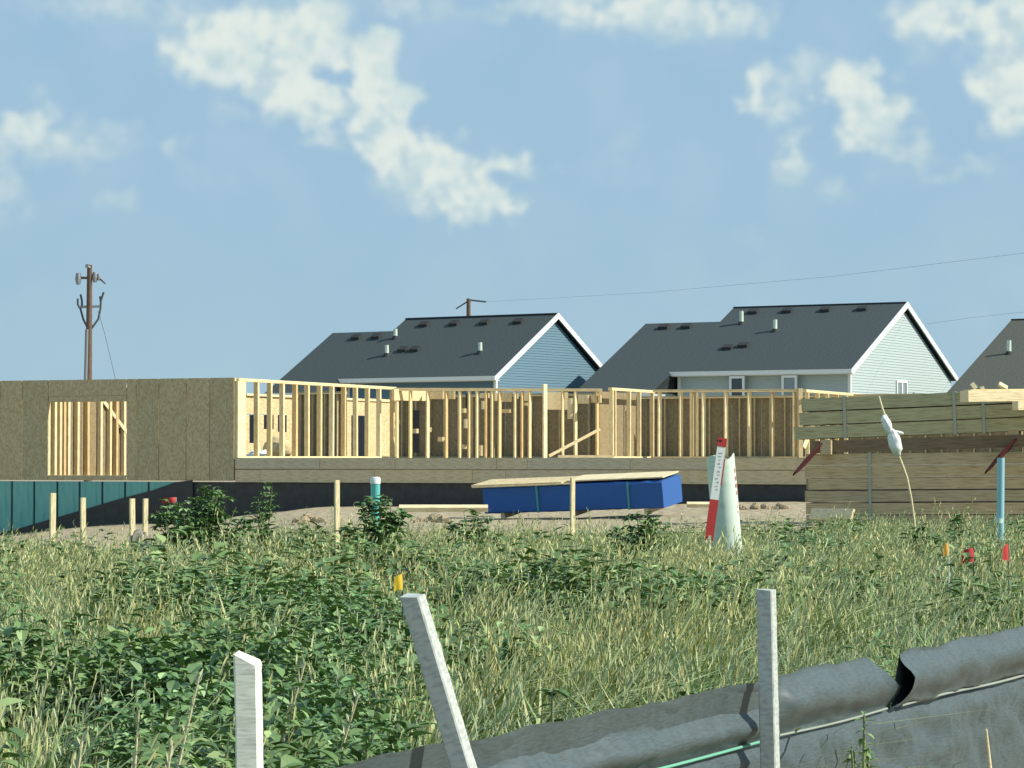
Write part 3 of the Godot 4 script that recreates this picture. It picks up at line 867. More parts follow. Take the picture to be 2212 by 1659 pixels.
func blue_bundle() -> void:
	var d := 62.0
	var yaw := deg_to_rad(25.0)
	var c := at(1434, 1098, d)
	var o := thing("wrapped_bundle", c, "blue wrapped lumber bundle lying on the dirt before the foundation", "wrapped bundle")
	var L := 4.75
	var w := 1.25
	var h := 0.66
	o.rotation = Vector3(deg_to_rad(7.0), -yaw, deg_to_rad(2.2), )
	var X := o.global_transform
	# local x to the right end, z towards the viewer; the origin is the lower right near corner
	var st := st_new()
	var nx := 24
	var r := 0.04
	var prof := [Vector2(0, r), Vector2(0, h * 0.5), Vector2(0, h - r), Vector2(-r, h), Vector2(-w * 0.5, h), Vector2(-w + r, h), Vector2(-w, h - r), Vector2(-w, h * 0.5), Vector2(-w, r), Vector2(-w + r, 0), Vector2(-w * 0.5, 0), Vector2(-r, 0)]
	var rings := []
	for i in nx + 1:
		var x := -L + L * i / nx
		var ring := []
		for k in prof.size():
			var p: Vector2 = prof[k]
			var wob := noise.get_noise_2d(x * 60.0, k * 37.0) * 0.03
			ring.append(Vector3(x, p.y + wob * 0.6, p.x + wob))
		rings.append(ring)
	for i in nx:
		for k in prof.size():
			var k2 := (k + 1) % prof.size()
			quad(st, rings[i][k], rings[i][k2], rings[i + 1][k2], rings[i + 1][k])
	for e in [0, nx]:
		for k in range(1, prof.size() - 1):
			for p in [rings[e][0], rings[e][k], rings[e][k + 1]]:
				st.add_vertex(p)
	put(o, "wrap", done(st), M.wrap, X)
	for x in [-L * 0.69, -L * 0.185]:
		put(o, "strap", boxm(Vector3(0.06, h + 0.01, 0.01)), M.strap, X * Transform3D(Basis(), Vector3(x, h / 2, 0.03)))
	for x in [-L * 0.9, -L * 0.5, -L * 0.1]:
		put(o, "skid", boxm(Vector3(0.1, 0.14, w * 0.95)), M.lumber_grey[1], X * Transform3D(Basis(), Vector3(x, -0.06, -w * 0.5)))
	for i in 3:
		var s := thing("sheathing_sheet", X * Vector3(-L * 0.5, h + 0.03, -0.6), ["pale sheathing sheet lying left on the blue wrapped bundle", "pale sheathing sheet lying right on the blue wrapped bundle", "narrow pale board along the front edge of the blue bundle"][i], "sheet", "sheets on the blue bundle")
		var spec: Array = [[-2.6, 2.44, 1.16, -0.55, 0.05, 0.0], [-0.10, 2.5, 1.1, -0.60, 0.075, 0.02], [-2.4, 2.7, 0.14, 0.01, 0.02, 0.0]][i]
		put(s, "sheet", boxm(Vector3(spec[1], 0.03, spec[2])), [M.osb_pale, M.lumber[2], M.lumber[0]][i], X * Transform3D(Basis(Vector3.UP, spec[5]), Vector3(spec[0] - spec[1] / 2 + (0.1 if i != 0 else -0.0), h + spec[4], spec[3])))

func loose_site() -> void:
	for b in [[862, 1054, 1098, 50.0, "board lying on the dirt left of the blue bundle"], [1484, 1545, 1090, 64.0, "short board lying on the dirt right of the blue bundle"]]:
		var a := at(b[0], b[2], b[3])
		var e := at(b[1], b[2], b[3])
		var o := thing("loose_board", a, "pale " + b[4], "board", "boards on the dirt")
		beam(o, "board", a, e, 0.085, 0.2, M.lumber[2], Vector3(0, 1, 0.3))
	# clods thrown up by the foundation
	var k := 0
	for g in [[888, 975, 1088, 61.0, 12], [1600, 1700, 1086, 66.0, 11], [630, 700, 1094, 62.0, 7]]:
		for i in g[4]:
			var x: float = lerp(float(g[0]), float(g[1]), (i + 0.5) / g[4])
			var r := rng.randf_range(0.05, 0.15)
			var p := at(x, g[2] + rng.randf_range(-2, 6), g[3] + rng.randf_range(-1, 1))
			p.y = ground(p.x, -p.z) + r * 0.25
			var o := put(self, "dirt_clod", lump(r * 1.3, r * 0.9, r, 100 + k, 6), M.clod, Transform3D(Basis(Vector3.UP, rng.randf() * TAU), p))
			tag(o, ["dry dirt clod piled at the foundation left of the blue bundle", "dry dirt clod piled at the foundation right of the marker post", "dry dirt clod at the foundation beside the lath stake"][[0, 1, 2][0 if g[0] == 888 else (1 if g[0] == 1600 else 2)]], "dirt clod", "dirt clods by the foundation")
			k += 1
	var rk := put(self, "rock", lump(0.08, 0.11, 0.08, 77, 8), M.rock, Transform3D(Basis(), at(303, 1168, 26.0)))
	tag(rk, "grey rock at the edge of the weeds under lath stakes", "rock")

# ---------------------------------------------------------------- stakes, flags, pipes
func lath(qx: float, ytop: float, d: float, label: String, lean := 0.0) -> void:
	var p := gp(qx, d, -0.15)
	var h := at(qx, ytop, d).y - p.y
	var o := thing("lath_stake", p, label, "stake", "wooden lath stakes")
	post(o, "lath", p - Vector3(lean * h, 0, 0), h, 0.052, 0.03, 0.65, M.lath, Vector3(lean, 0, 0))

func flag(called: String, qx: float, y0: float, y1: float, qw: float, d: float, m: Material, pole_m: Material, label: String, twist := 0.0) -> void:
	var p := gp(qx, d, -0.1)
	var o := thing(called, p, label, "flag", "marking flags in the grass")
	var top := at(qx, y0, d)
	put(o, "wire", tube_mesh([p, Vector3(top.x, top.y, top.z)], [0.004, 0.004], 5), pole_m)
	var st := st_new()
	st.set_smooth_group(1)
	var w := qw * d / F
	var h := (y1 - y0) * d / F
	var g := func(i: int, j: int, off: float) -> Vector3:
		var u := i / 6.0
		var v := j / 4.0
		var sag := u * u * 0.25 * h
		return Vector3(top.x - w * u * cos(twist), top.y - h * v * (1.0 - 0.35 * u * absf(twist)) - sag, top.z + sin(u * 4.0 + v) * w * 0.15 - w * u * sin(twist) + off)
	for i in 6:
		for j in 4:
			quad(st, g.call(i, j, 0.0), g.call(i + 1, j, 0.0), g.call(i + 1, j + 1, 0.0), g.call(i, j + 1, 0.0))
	put(o, "pennant", done(st), m)

func markers() -> void:
	lath(115, 1065, 24.0, "pale lath stake, leftmost before the green foundation boards", 0.004)
	lath(180, 1075, 27.0, "pale lath stake, second from left before the green boards", -0.006)
	lath(286, 1077, 26.0, "pale lath stake, third from left before the black membrane", -0.012)
	lath(315, 1077, 28.0, "short pale lath stake just left of the big leafy weed", 0.008)
	lath(728, 1037, 27.0, "pale lath stake left of the green riser pipe", -0.004)
	lath(1237, 1032, 30.0, "pale lath stake standing before the blue wrapped bundle", 0.008)

	flag("red_flag", 2103, 1183, 1214, 28, 15.5, M.red, M.cable, "square red flag in the grass right of the yellow one", -0.3)
	flag("red_flag", 2178, 1174, 1213, 24, 15.5, M.red, M.cable, "folded red flag in the grass nearest the right edge", -0.9)
	flag("orange_flag", 2049, 1172, 1200, 13, 15.5, M.orange, M.white, "small yellow-orange flag on pale stick in grass at right", -0.4)
	flag("yellow_flag", 870, 1240, 1275, 22, 12.0, M.yellow, M.cable, "bright yellow flag just above the leaning fence stake", -0.6)
	flag("pink_flag", 381, 1074, 1086, 32, 29.0, M.red, M.teal_pipe, "pinkish red flag above the leafy weed at left", -0.3)

	# green riser pipe with a white cap
	var d := 31.0
	var p := gp(810, d, -0.1)
	var top := at(811, 1036, d)
	var o := thing("riser_pipe", p, "green riser pipe with white cap rising out of weeds", "pipe")
	put(o, "pipe", tube_mesh([p, Vector3(top.x, top.y - 0.03, top.z)], [0.055, 0.055], 16), M.teal_pipe)
	put(o, "cap", tube_mesh([top + Vector3(0, -0.05, 0), top + Vector3(0, 0.015, 0), top + Vector3(0, 0.032, 0)], [0.061, 0.061, 0.045], 16), M.white)

	# pale blue pipe at the right
	p = gp(2158, d, -0.1)
	top = at(2162, 989, d)
	o = thing("blue_pipe", p, "pale blue pipe standing before the lumber stack at right", "pipe")
	var st := st_new()
	tube(st, [p, top], [0.045, 0.045], 16, false)
	tube(st, [p + Vector3(0, 0.3, 0), top], [0.038, 0.038], 16, false)
	put(o, "pipe", done(st), M.blue_pipe)
	put(o, "collar", tube_mesh([at(2158, 1130, d), at(2158.5, 1120, d)], [0.054, 0.054], 16), M.pvc)

	# bent wand with a white bag tied to it
	d = 30.0
	var pts := []
	var rr := []
	for a in [[1898, 856], [1905, 880], [1914, 905], [1926, 940], [1938, 975], [1950, 1006], [1959, 1031], [1968, 1075], [1975, 1124]]:
		pts.append(at(a[0], a[1], d))
		rr.append(0.0135)
	pts.append(gp(1981, d, -0.1))
	rr.append(0.0135)
	o = thing("bent_wand", pts[9], "thin bent wand standing before the lumber with white plastic tied on", "wand")
	put(o, "rod", tube_mesh(pts, rr, 8), M.lath)
	var o2 := thing("plastic_bag", at(1928, 960, d), "white plastic bag knotted round the bent wand", "plastic bag")
	put(o2, "bag", lump(0.072, 0.155, 0.07, 5, 16, 0.4), M.white_sheet, Transform3D(Basis(Vector3(0, 0, 1), 0.25), at(1933, 955, d - 0.02)))
	put(o2, "bag_top", lump(0.05, 0.12, 0.05, 9, 14, 0.5), M.white_sheet, Transform3D(Basis(Vector3(0, 0, 1), 0.35), at(1916, 917, d - 0.02)))
	put(o2, "tail", lump(0.08, 0.022, 0.03, 19, 10, 0.4), M.white_sheet, Transform3D(Basis(Vector3(0, 0, 1), -0.15), at(1937, 934, d - 0.03)))

	# leaning white pipe sleeve
	d = 27.0
	var a0 := at(1556, 988, d)
	var a1 := at(1578, 1185, d)
	var ax := (a1 - a0).normalized()
	p = gp(1583, d, -0.1)
	o = thing("pipe_sleeve", p, "wide white plastic pipe sleeve leaning beside the red marker", "pipe")
	st = st_new()
	var r0 := 0.148
	var u := ax.cross(Vector3.BACK).normalized()
	var v := ax.cross(u)
	st.set_smooth_group(1)
	for k in 32:
		var b0 := TAU * k / 32
		var b1 := TAU * (k + 1) / 32
		var o0 := u * cos(b0) + v * sin(b0)
		var o1 := u * cos(b1) + v * sin(b1)
		var cut0 := a0 + ax * 0.03 * sin(b0 * 3.0 + 1.0)
		var cut1 := a0 + ax * 0.03 * sin(b1 * 3.0 + 1.0)
		var foot := p + ax * 0.1
		quad(st, cut0 + o0 * r0, cut1 + o1 * r0, foot + o1 * r0 * 0.98, foot + o0 * r0 * 0.98)
		quad(st, cut0 + o0 * r0 * 0.93, cut1 + o1 * r0 * 0.93, foot + o1 * r0 * 0.93, foot + o0 * r0 * 0.93)
	st.set_smooth_group(-1)
	for k in 32:
		var b0 := TAU * k / 32
		var b1 := TAU * (k + 1) / 32
		var o0 := u * cos(b0) + v * sin(b0)
		var o1 := u * cos(b1) + v * sin(b1)
		var cut0 := a0 + ax * 0.03 * sin(b0 * 3.0 + 1.0)
		var cut1 := a0 + ax * 0.03 * sin(b1 * 3.0 + 1.0)
		quad(st, cut0 + o0 * r0, cut1 + o1 * r0, cut1 + o1 * r0 * 0.93, cut0 + o0 * r0 * 0.93)
	put(o, "sleeve", done(st), M.pvc)
	st = st_new()   # faded red print down its right side
	var q := 0.12
	var out := (Vector3(0.87, 0.0, 0.5) - ax * Vector3(0.87, 0, 0.5).dot(ax)).normalized()
	for i in 7:
		var hgt := rng.randf_range(0.02, 0.06)
		var c := a0 + ax * (q + hgt / 2) + out * (r0 + 0.001)
		var tdir := ax.cross(out).normalized()
		var wd := rng.randf_range(0.006, 0.015)
		if i != 4:
			quad(st, c - tdir * wd - ax * hgt / 2, c + tdir * wd - ax * hgt * 0.3, c + tdir * wd * 0.7 + ax * hgt / 2, c - tdir * wd + ax * hgt * 0.4)
		q += hgt + rng.randf_range(0.012, 0.03)
	put(o, "faded_print", done(st), M.red_ink).set_meta("kind", "stuff")

	# red and white marker, leaning
	d = 26.0
	var mt := at(1561, 946, d)
	var mb := at(1531, 1168, d)
	var up := (mt - mb).normalized()
	p = gp(1520, d, -0.1)
	o = thing("marker_post", p, "leaning utility marker with red top, white label and red base", "marker post")
	var face := Vector3(0.10, 0.0, 1.0).normalized()
	var len := mt.distance_to(mb)
	var wide := up.cross(face).normalized()
	var band := func(called: String, f0: float, f1: float, w: float, th: float, m: Material) -> void:
		var cc := mt - up * len * (f0 + f1) * 0.5
		put(o, called, boxm(Vector3(w, len * (f1 - f0) - 0.001, th)), m, Transform3D(Basis(-wide, up, wide.cross(-up) * -1.0).orthonormalized(), cc))
	band.call("red_cap", 0.0, 0.085, 0.088, 0.022, M.red)
	band.call("white_label", 0.085, 0.60, 0.084, 0.016, M.white_sheet)
	band.call("red_band", 0.60, 1.0, 0.086, 0.018, M.red)
	put(o, "stem", tube_mesh([mb + up * 0.05, p], [0.022, 0.02], 8), M.stake)
	var ear := mt + up * -0.035 - wide * 0.05
	put(o, "cap_clip", boxm(Vector3(0.05, 0.02, 0.02)), M.dark_red, Transform3D(Basis(), ear + Vector3(0.02, 0, 0.0)))
	st = st_new()
	for i in 11:
		var c := mt - up * len * (0.14 + i * 0.036 + rng.randf_range(0, 0.01)) + face * 0.0095 + wide * rng.randf_range(-0.008, 0.012)
		var hw := rng.randf_range(0.010, 0.022)
		var hh := rng.randf_range(0.004, 0.010)
		quad(st, c - wide * hw - up * hh, c + wide * hw - up * hh * 0.6, c + wide * hw * 0.8 + up * hh, c - wide * hw + up * hh * 0.7)
	put(o, "printed_lines", done(st), M.ink).set_meta("kind", "stuff")
	put(o, "side_stripe", boxm(Vector3(0.012, len * 0.26, 0.018)), M.red, Transform3D(Basis(-wide, up, face).orthonormalized(), mt - up * len * 0.33 + wide * 0.048))

# ---------------------------------------------------------------- silt fence
func fence_dir() -> Array:
	var a := Vector2(-0.32, 5.1)
	var b := Vector2(1.81, 9.2)
	return [a, (b - a).normalized()]

func silt_fence() -> void:
	var fd := fence_dir()
	var a: Vector2 = fd[0]
	var u: Vector2 = fd[1]
	var nrm := Vector3(u.y, 0, u.x).normalized()   # towards the road
	if nrm.z < 0:
		nrm = -nrm
	var p0 := a - u * 2.2
	var o := thing("silt_fence", v3(p0, ground(p0.x, p0.y)), "sagging dark silt fence fabric stapled to wooden stakes in front", "silt fence")
	var tear := hit(1921, a, u)
	var fn := FastNoiseLite.new()
	fn.seed = 6
	fn.frequency = 1.0
	fn.fractal_octaves = 3
	var s3 := hit(1662, a, u)
	var s2 := hit(985, a, u)
	var build := func(s0: float, s1: float, right: bool) -> ArrayMesh:
		var st := st_new()
		st.set_smooth_group(1)
		var nx := int((s1 - s0) / 0.022)
		var vs := [0.0, 0.008, 0.02, 0.035, 0.052, 0.07, 0.088, 0.105, 0.122, 0.138, 0.15, 0.158, 0.164, 0.17, 0.178, 0.19, 0.21, 0.24, 0.28, 0.32, 0.36, 0.40, 0.45, 0.5, 0.56, 0.62, 0.70, 0.80]
		var g := func(i: int, j: int) -> Vector3:
			var s: float = s0 + (s1 - s0) * i / nx
			var v: float = vs[j]
			var pp: Vector2 = a + u * s
			var top := EYE - 0.592 + fn.get_noise_1d(s * 3.0) * 0.012
			var drop := 0.0
			if not right:
				drop = 0.10 * ss(tear - 0.22, tear + 0.02, s)
			var yy: float = top - maxf(v, drop) * (1.0 + 0.0)
			# the hem: bulges twice, then a crease, then the hanging cloth
			var off := 0.0
			if v < 0.165:
				var t := v / 0.165
				var pl: float = 0.024 * (1.0 - ss(0.0, 0.38, t)) + 0.040 * ss(0.34, 0.72, t) * (1.0 - ss(0.72, 1.0, t))
				var pr: float = 0.040 * ss(0.0, 0.45, t) * (1.0 - ss(0.55, 1.0, t))
				off = lerp(pl, pr, ss(s3 - 0.05, s3 + 0.10, s)) + 0.004 * fn.get_noise_2d(s * 6.0, v * 30.0)
				off += 0.014 * (fn.get_noise_2d(s * 1.6, 9.0 + v * 8.0)) * ss(0.0, 0.03, v)
				if right:
					off += 0.022
					if s < tear + 0.16:
						off *= 1.0 + 0.4 * (1.0 - (s - s0) / 0.2)
			else:
				var w := v - 0.165
				off = -0.006 + 0.018 * ss(0.0, 0.05, w)
				off += 0.030 * fn.get_noise_2d(s * 1.2 + w * 4.0, w * 14.0 - s * 3.2) * ss(0.0, 0.1, w)
				off += 0.009 * fn.get_noise_2d(s * 2.0 + 5.0, w * 40.0 - s * 11.0) * ss(0.0, 0.05, w)
				off += 0.012 * sin(w * 55.0 - s * 9.0 + 2.0 * fn.get_noise_1d(s * 2.0)) * ss(0.02, 0.15, w) * (0.5 + 0.5 * fn.get_noise_2d(s, w * 3.0))
			for sk in [s3, s2]:
				off -= 0.018 * exp(-pow((s - sk) / 0.06, 2.0)) * ss(0.0, 0.05, v)
			return v3(pp, yy) + nrm * off
		for i in nx:
			for j in vs.size() - 1:
				quad(st, g.call(i, j), g.call(i + 1, j), g.call(i + 1, j + 1), g.call(i, j + 1))
		# back of the hem, so that it is a real roll of cloth
		for i in nx:
			var b0: Vector3 = g.call(i, 0)
			var b1: Vector3 = g.call(i + 1, 0)
			var c0: Vector3 = g.call(i, 12)
			var c1: Vector3 = g.call(i + 1, 12)
			quad(st, b0, b1, c1 - nrm * 0.018, c0 - nrm * 0.018)
		return done(st)
	put(o, "fabric", build.call(-2.2, tear + 0.012, false), M.fabric)
	put(o, "fabric", build.call(tear - 0.005, tear + 4.2, true), M.fabric)
	var cs := []
	var cr := []
	for i in 40:
		var s := -2.0 + (s3 - 0.03 + 2.0) * i / 39.0
		cs.append(v3(a + u * s, EYE - 0.592 - 0.166 + 0.003 * sin(s * 3.0)) + nrm * 0.012)
		cr.append(0.0042)
	put(o, "hem_cord", tube_mesh(cs, cr, 6), M.cord)
	cs = []
	cr = []
	for i in 40:
		var s := s3 + 0.04 + (tear - s3 - 0.1) * i / 39.0
		cs.append(v3(a + u * s, EYE - 0.592 - 0.164 + 0.004 * sin(s * 4.0)) + nrm * 0.010)
		cr.append(0.0036)
	put(o, "hem_cord", tube_mesh(cs, cr, 6), M.pale_cord)
	cs = []
	cr = []
	for i in 40:
		var s := tear + 0.05 + 4.0 * i / 39.0
		cs.append(v3(a + u * s, EYE - 0.592 - 0.166 + 0.004 * sin(s * 4.0)) + nrm * 0.018)
		cr.append(0.0045)
	put(o, "hem_cord", tube_mesh(cs, cr, 6), M.pale_cord)

	fence_stake("upright pale stake at the lower left, top split and slanted", at(535, 1409, 4.66), Vector3(-0.018, 1, 0.02), 0.041, 0.075, -0.03, M.stake, 0.5, 1)
	fence_stake("stake leaning left in the lower middle, holding fence fabric", at(889, 1281, 5.28), Vector3(-0.30, 1, 0.03), 0.040, 0.045, -0.33, M.stake_old, 0.25, 2)
	fence_stake("upright weathered stake right of centre, stapled to fence fabric", at(1655, 1272, 6.86), Vector3(-0.02, 1, 0.0), 0.042, 0.044, -0.40, M.stake_old, 0.05, 3)
	# the fabric's ties on the right stake
	# seedling and a dry stalk in front of the cloth
	weed_plant("weed_seedling", "small leafy seedling growing in front of the fence fabric", 1862, 1530, 60, 6.95, 170, 0.034, false, 0.8)
	var pst := at(2130, 1575, 7.6)
	var ds := thing("dry_stalk", Vector3(pst.x + 0.03, ground(pst.x, 7.6), pst.z), "thin pale dry stalk before the fence near right edge", "stalk")
	put(ds, "stalk", tube_mesh([pst, pst + Vector3(0.012, -0.12, 0), pst + Vector3(0.02, -0.45, 0)], [0.004, 0.006, 0.005], 6), M.lath)

func pale_stalks() -> void:
	for a in [[300, 1535, 5.3, 0.03, "thickest pale dry grass stalk, in the lower left corner area"], [180, 1590, 5.1, 0.12, "pale dry grass stalk second from the left bottom edge"], [432, 1455, 5.8, 0.20, "pale dry grass stalk arching left of the lower left stake"], [372, 1600, 5.0, 0.10, "short pale dry grass stalk beside the thickest one"], [775, 1500, 6.2, 0.28, "pale dry grass stalk slanting left of the leaning stake"], [660, 1430, 6.8, 0.25, "thin pale dry grass stalk between the two left stakes"]]:
		var d: float = a[2]
		var top := at(a[0], a[1], d)
		var len := top.y - ground(top.x, d)
		var foot := Vector3(top.x - a[3] * len, ground(top.x, d) - 0.02, top.z)
		var o := thing("dry_stalk", foot, a[4], "stalk", "pale dry stalks in the grass")
		var mid := foot.lerp(top, 0.55) + Vector3(-0.012, 0.0, 0)
		put(o, "stem", tube_mesh([foot, mid, top], [0.0045, 0.004, 0.002], 6), M.lath)
		var st := st_new()
		for k in 22:
			var t := 0.60 + 0.40 * k / 22.0
			var q := foot.lerp(mid, t * 2.0) if t < 0.5 else mid.lerp(top, t * 2.0 - 1.0)
			var dd := Vector3(rng.randf_range(-0.45, 0.45), 1.0, rng.randf_range(-0.45, 0.45)).normalized()
			leaf(st, q, dd, dd.cross(Vector3(rng.randf() - 0.5, 0.1, rng.randf() - 0.5)).normalized(), 0.026, 0.008, 0.0, Color(0.52, 0.52, 0.34))
		var f := put(o, "seed_head", done(st), M.leaf)
		f.set_meta("kind", "stuff")

func fence_stake(label: String, top: Vector3, axis: Vector3, w: float, dep: float, yaw: float, m: Material, slant: float, seed_: int) -> void:
	axis = axis.normalized()
	var g := ground(top.x, -top.z) - 0.25
	var len := (top.y - g) / axis.y
	var foot := top - axis * len
	var o := thing("fence_stake", foot, label, "stake", "silt fence stakes")
	var z := Vector3(sin(yaw), 0, cos(yaw))
	z = (z - axis * z.dot(axis)).normalized()
	var x := axis.cross(z)
	var nn := FastNoiseLite.new()
	nn.seed = seed_
	nn.frequency = 1.0
	var st := st_new()
	var ch := 0.003
	var prof := [Vector2(-w / 2 + ch, dep / 2), Vector2(w / 2 - ch, dep / 2), Vector2(w / 2, dep / 2 - ch), Vector2(w / 2, -dep / 2 + ch), Vector2(w / 2 - ch, -dep / 2), Vector2(-w / 2 + ch, -dep / 2), Vector2(-w / 2, -dep / 2 + ch), Vector2(-w / 2, dep / 2 - ch)]
	var n := 60
	var rings := []
	for i in n + 1:
		var t := len * i / n
		var ring := []
		for k in prof.size():
			var q: Vector2 = prof[k]
			var rough := 1.0 + nn.get_noise_2d(t * 26.0, k * 9.0) * 0.05
			var tt := t
			if i == n:
				tt = len - (q.x / w + 0.5) * slant * w + nn.get_noise_1d(k * 7.7) * 0.006
			elif i == n - 1:
				tt = len - slant * w - 0.006
			ring.append(Vector3(q.x * rough, tt, q.y * rough))
		rings.append(ring)
	for i in n:
		for k in prof.size():
			var k2 := (k + 1) % prof.size()
			quad(st, rings[i][k], rings[i][k2], rings[i + 1][k2], rings[i + 1][k])
	for k in range(1, prof.size() - 1):
		for p in [rings[n][0], rings[n][k], rings[n][k + 1]]:
			st.add_vertex(p)
	put(o, "stake", done(st), m, Transform3D(Basis(x, axis, z), foot))

# ---------------------------------------------------------------- plants
func vcol(st: SurfaceTool, c: Color) -> void:
	st.set_color(c)

func leaf(st: SurfaceTool, p: Vector3, dir: Vector3, side: Vector3, l: float, w: float, fold: float, c: Color) -> void:
	var up := side.cross(dir).normalized()
	if up.y < 0:
		up = -up
	vcol(st, c)
	var prev := []
	for i in 5:
		var t := i / 4.0
		var mid := p + dir * l * t - up * l * fold * t * t
		var ww: float = w * 0.5 * [0.12, 0.86, 1.0, 0.62, 0.0][i]
		var cur := [mid + side * ww + up * ww * 0.45, mid, mid - side * ww + up * ww * 0.45]
		if i > 0:
			if i < 4:
				quad(st, prev[0], cur[0], cur[1], prev[1])
				quad(st, prev[1], cur[1], cur[2], prev[2])
			else:
				for v in [prev[0], mid, prev[1], prev[1], mid, prev[2]]:
					st.add_vertex(v)
		prev = cur

func rand_green(dark := 0.0) -> Color:
	var t := rng.randf()
	var c := Color(0.085, 0.170, 0.058).lerp(Color(0.175, 0.285, 0.105), t)
	if rng.randf() < 0.16:
		c = Color(0.29, 0.41, 0.18)
	return c.lerp(Color(0.035, 0.075, 0.028), dark)

func blade(st: SurfaceTool, p: Vector3, az: float, h: float, bend: float, w: float, c: Color) -> void:
	var o := Vector3(cos(az), 0, sin(az))
	var s := Vector3(-sin(az), 0, cos(az))
	var pts := []
	for i in 4:
		var t := i / 3.0
		pts.append(p + Vector3(0, h * (t - 0.35 * bend * t * t * t), 0) + o * h * bend * t * t)
	vcol(st, c)
	var ws := [w * 0.7, w, w * 0.7, 0.0]
	for i in 3:
		var a: Vector3 = pts[i] - s * ws[i] * 0.5
		var b: Vector3 = pts[i] + s * ws[i] * 0.5
		var e: Vector3 = pts[i + 1] + s * ws[i + 1] * 0.5
		var d: Vector3 = pts[i + 1] - s * ws[i + 1] * 0.5
		if i < 2:
			quad(st, a, b, e, d)
		else:
			for v in [a, b, pts[3]]:
				st.add_vertex(v)

func grass_tuft(kind: int) -> ArrayMesh:
	var st := st_new()
	if kind <= 2:      # green blades
		for i in 20:
			var r := rng.randf() * 0.11
			var an := rng.randf() * TAU
			var c := Color(0.095, 0.185, 0.066).lerp(Color(0.235, 0.335, 0.140), rng.randf())
			if rng.randf() < 0.14:
				c = Color(0.34, 0.36, 0.20)
			blade(st, Vector3(cos(an) * r, -0.03, sin(an) * r), rng.randf() * TAU, rng.randf_range(0.24, 0.56), rng.randf_range(0.1, 0.9), rng.randf_range(0.007, 0.017), c)
	elif kind <= 4:    # stalks with pale seed heads
		for i in 6:
			var r := rng.randf() * 0.10
			var an := rng.randf() * TAU
			var p := Vector3(cos(an) * r, 0, sin(an) * r)
			var az := rng.randf() * TAU
			var h := rng.randf_range(0.45, 0.68)
			var bend := rng.randf_range(0.05, 0.35)
			blade(st, p, az, h, bend, 0.005, Color(0.22, 0.25, 0.10))
			var o := Vector3(cos(az), 0, sin(az))
			var hc := Color(0.46, 0.46, 0.29).lerp(Color(0.31, 0.37, 0.19), rng.randf())
			for k in 7:
				var t := 0.74 + k * 0.04
				var q := p + Vector3(0, h * (t - 0.35 * bend * t * t * t), 0) + o * h * bend * t * t
				var dd := Vector3(rng.randf_range(-0.3, 0.3), 1.0, rng.randf_range(-0.3, 0.3)).normalized()
				leaf(st, q, dd, dd.cross(Vector3(rng.randf() - 0.5, 0.1, rng.randf() - 0.5)).normalized(), 0.034, 0.0055, 0.0, hc)
	else:              # dry bent straws
		for i in 9:
			var an := rng.randf() * TAU
			blade(st, Vector3(cos(an) * 0.06, 0, sin(an) * 0.06), rng.randf_range(-0.9, 0.9), rng.randf_range(0.40, 0.72), rng.randf_range(0.35, 1.1), rng.randf_range(0.008, 0.016), Color(0.36, 0.38, 0.20).lerp(Color(0.22, 0.31, 0.12), rng.randf()))
	return done(st)

func weed_clump(kind: int) -> ArrayMesh:
	var st := st_new()
	var n := 70
	for i in n:
		var an := rng.randf() * TAU
		var r := sqrt(rng.randf()) * 0.16
		var h: float = rng.randf_range(0.12, 0.60) * (1.0 - r * 1.5)
		var p := Vector3(cos(an) * r, h, sin(an) * r)
		var az := an + rng.randf_range(-0.7, 0.7)
		var d := Vector3(cos(az), rng.randf_range(-0.1, 0.8), sin(az)).normalized()
		var s := d.cross(Vector3.UP).normalized()
		var l := rng.randf_range(0.028, 0.055) if kind == 0 else (rng.randf_range(0.018, 0.036) if kind == 1 else rng.randf_range(0.035, 0.075))
		leaf(st, p, d, s, l, l * (0.62 if kind == 0 else (0.75 if kind == 1 else 0.58)), rng.randf_range(0.0, 0.5), rand_green(0.22 if kind != 1 else 0.05))
	for i in 5:
		blade(st, Vector3(rng.randf_range(-0.05, 0.05), -0.03, rng.randf_range(-0.05, 0.05)), rng.randf() * TAU, rng.randf_range(0.25, 0.42), 0.2, 0.007, Color(0.10, 0.13, 0.05))
	return done(st)

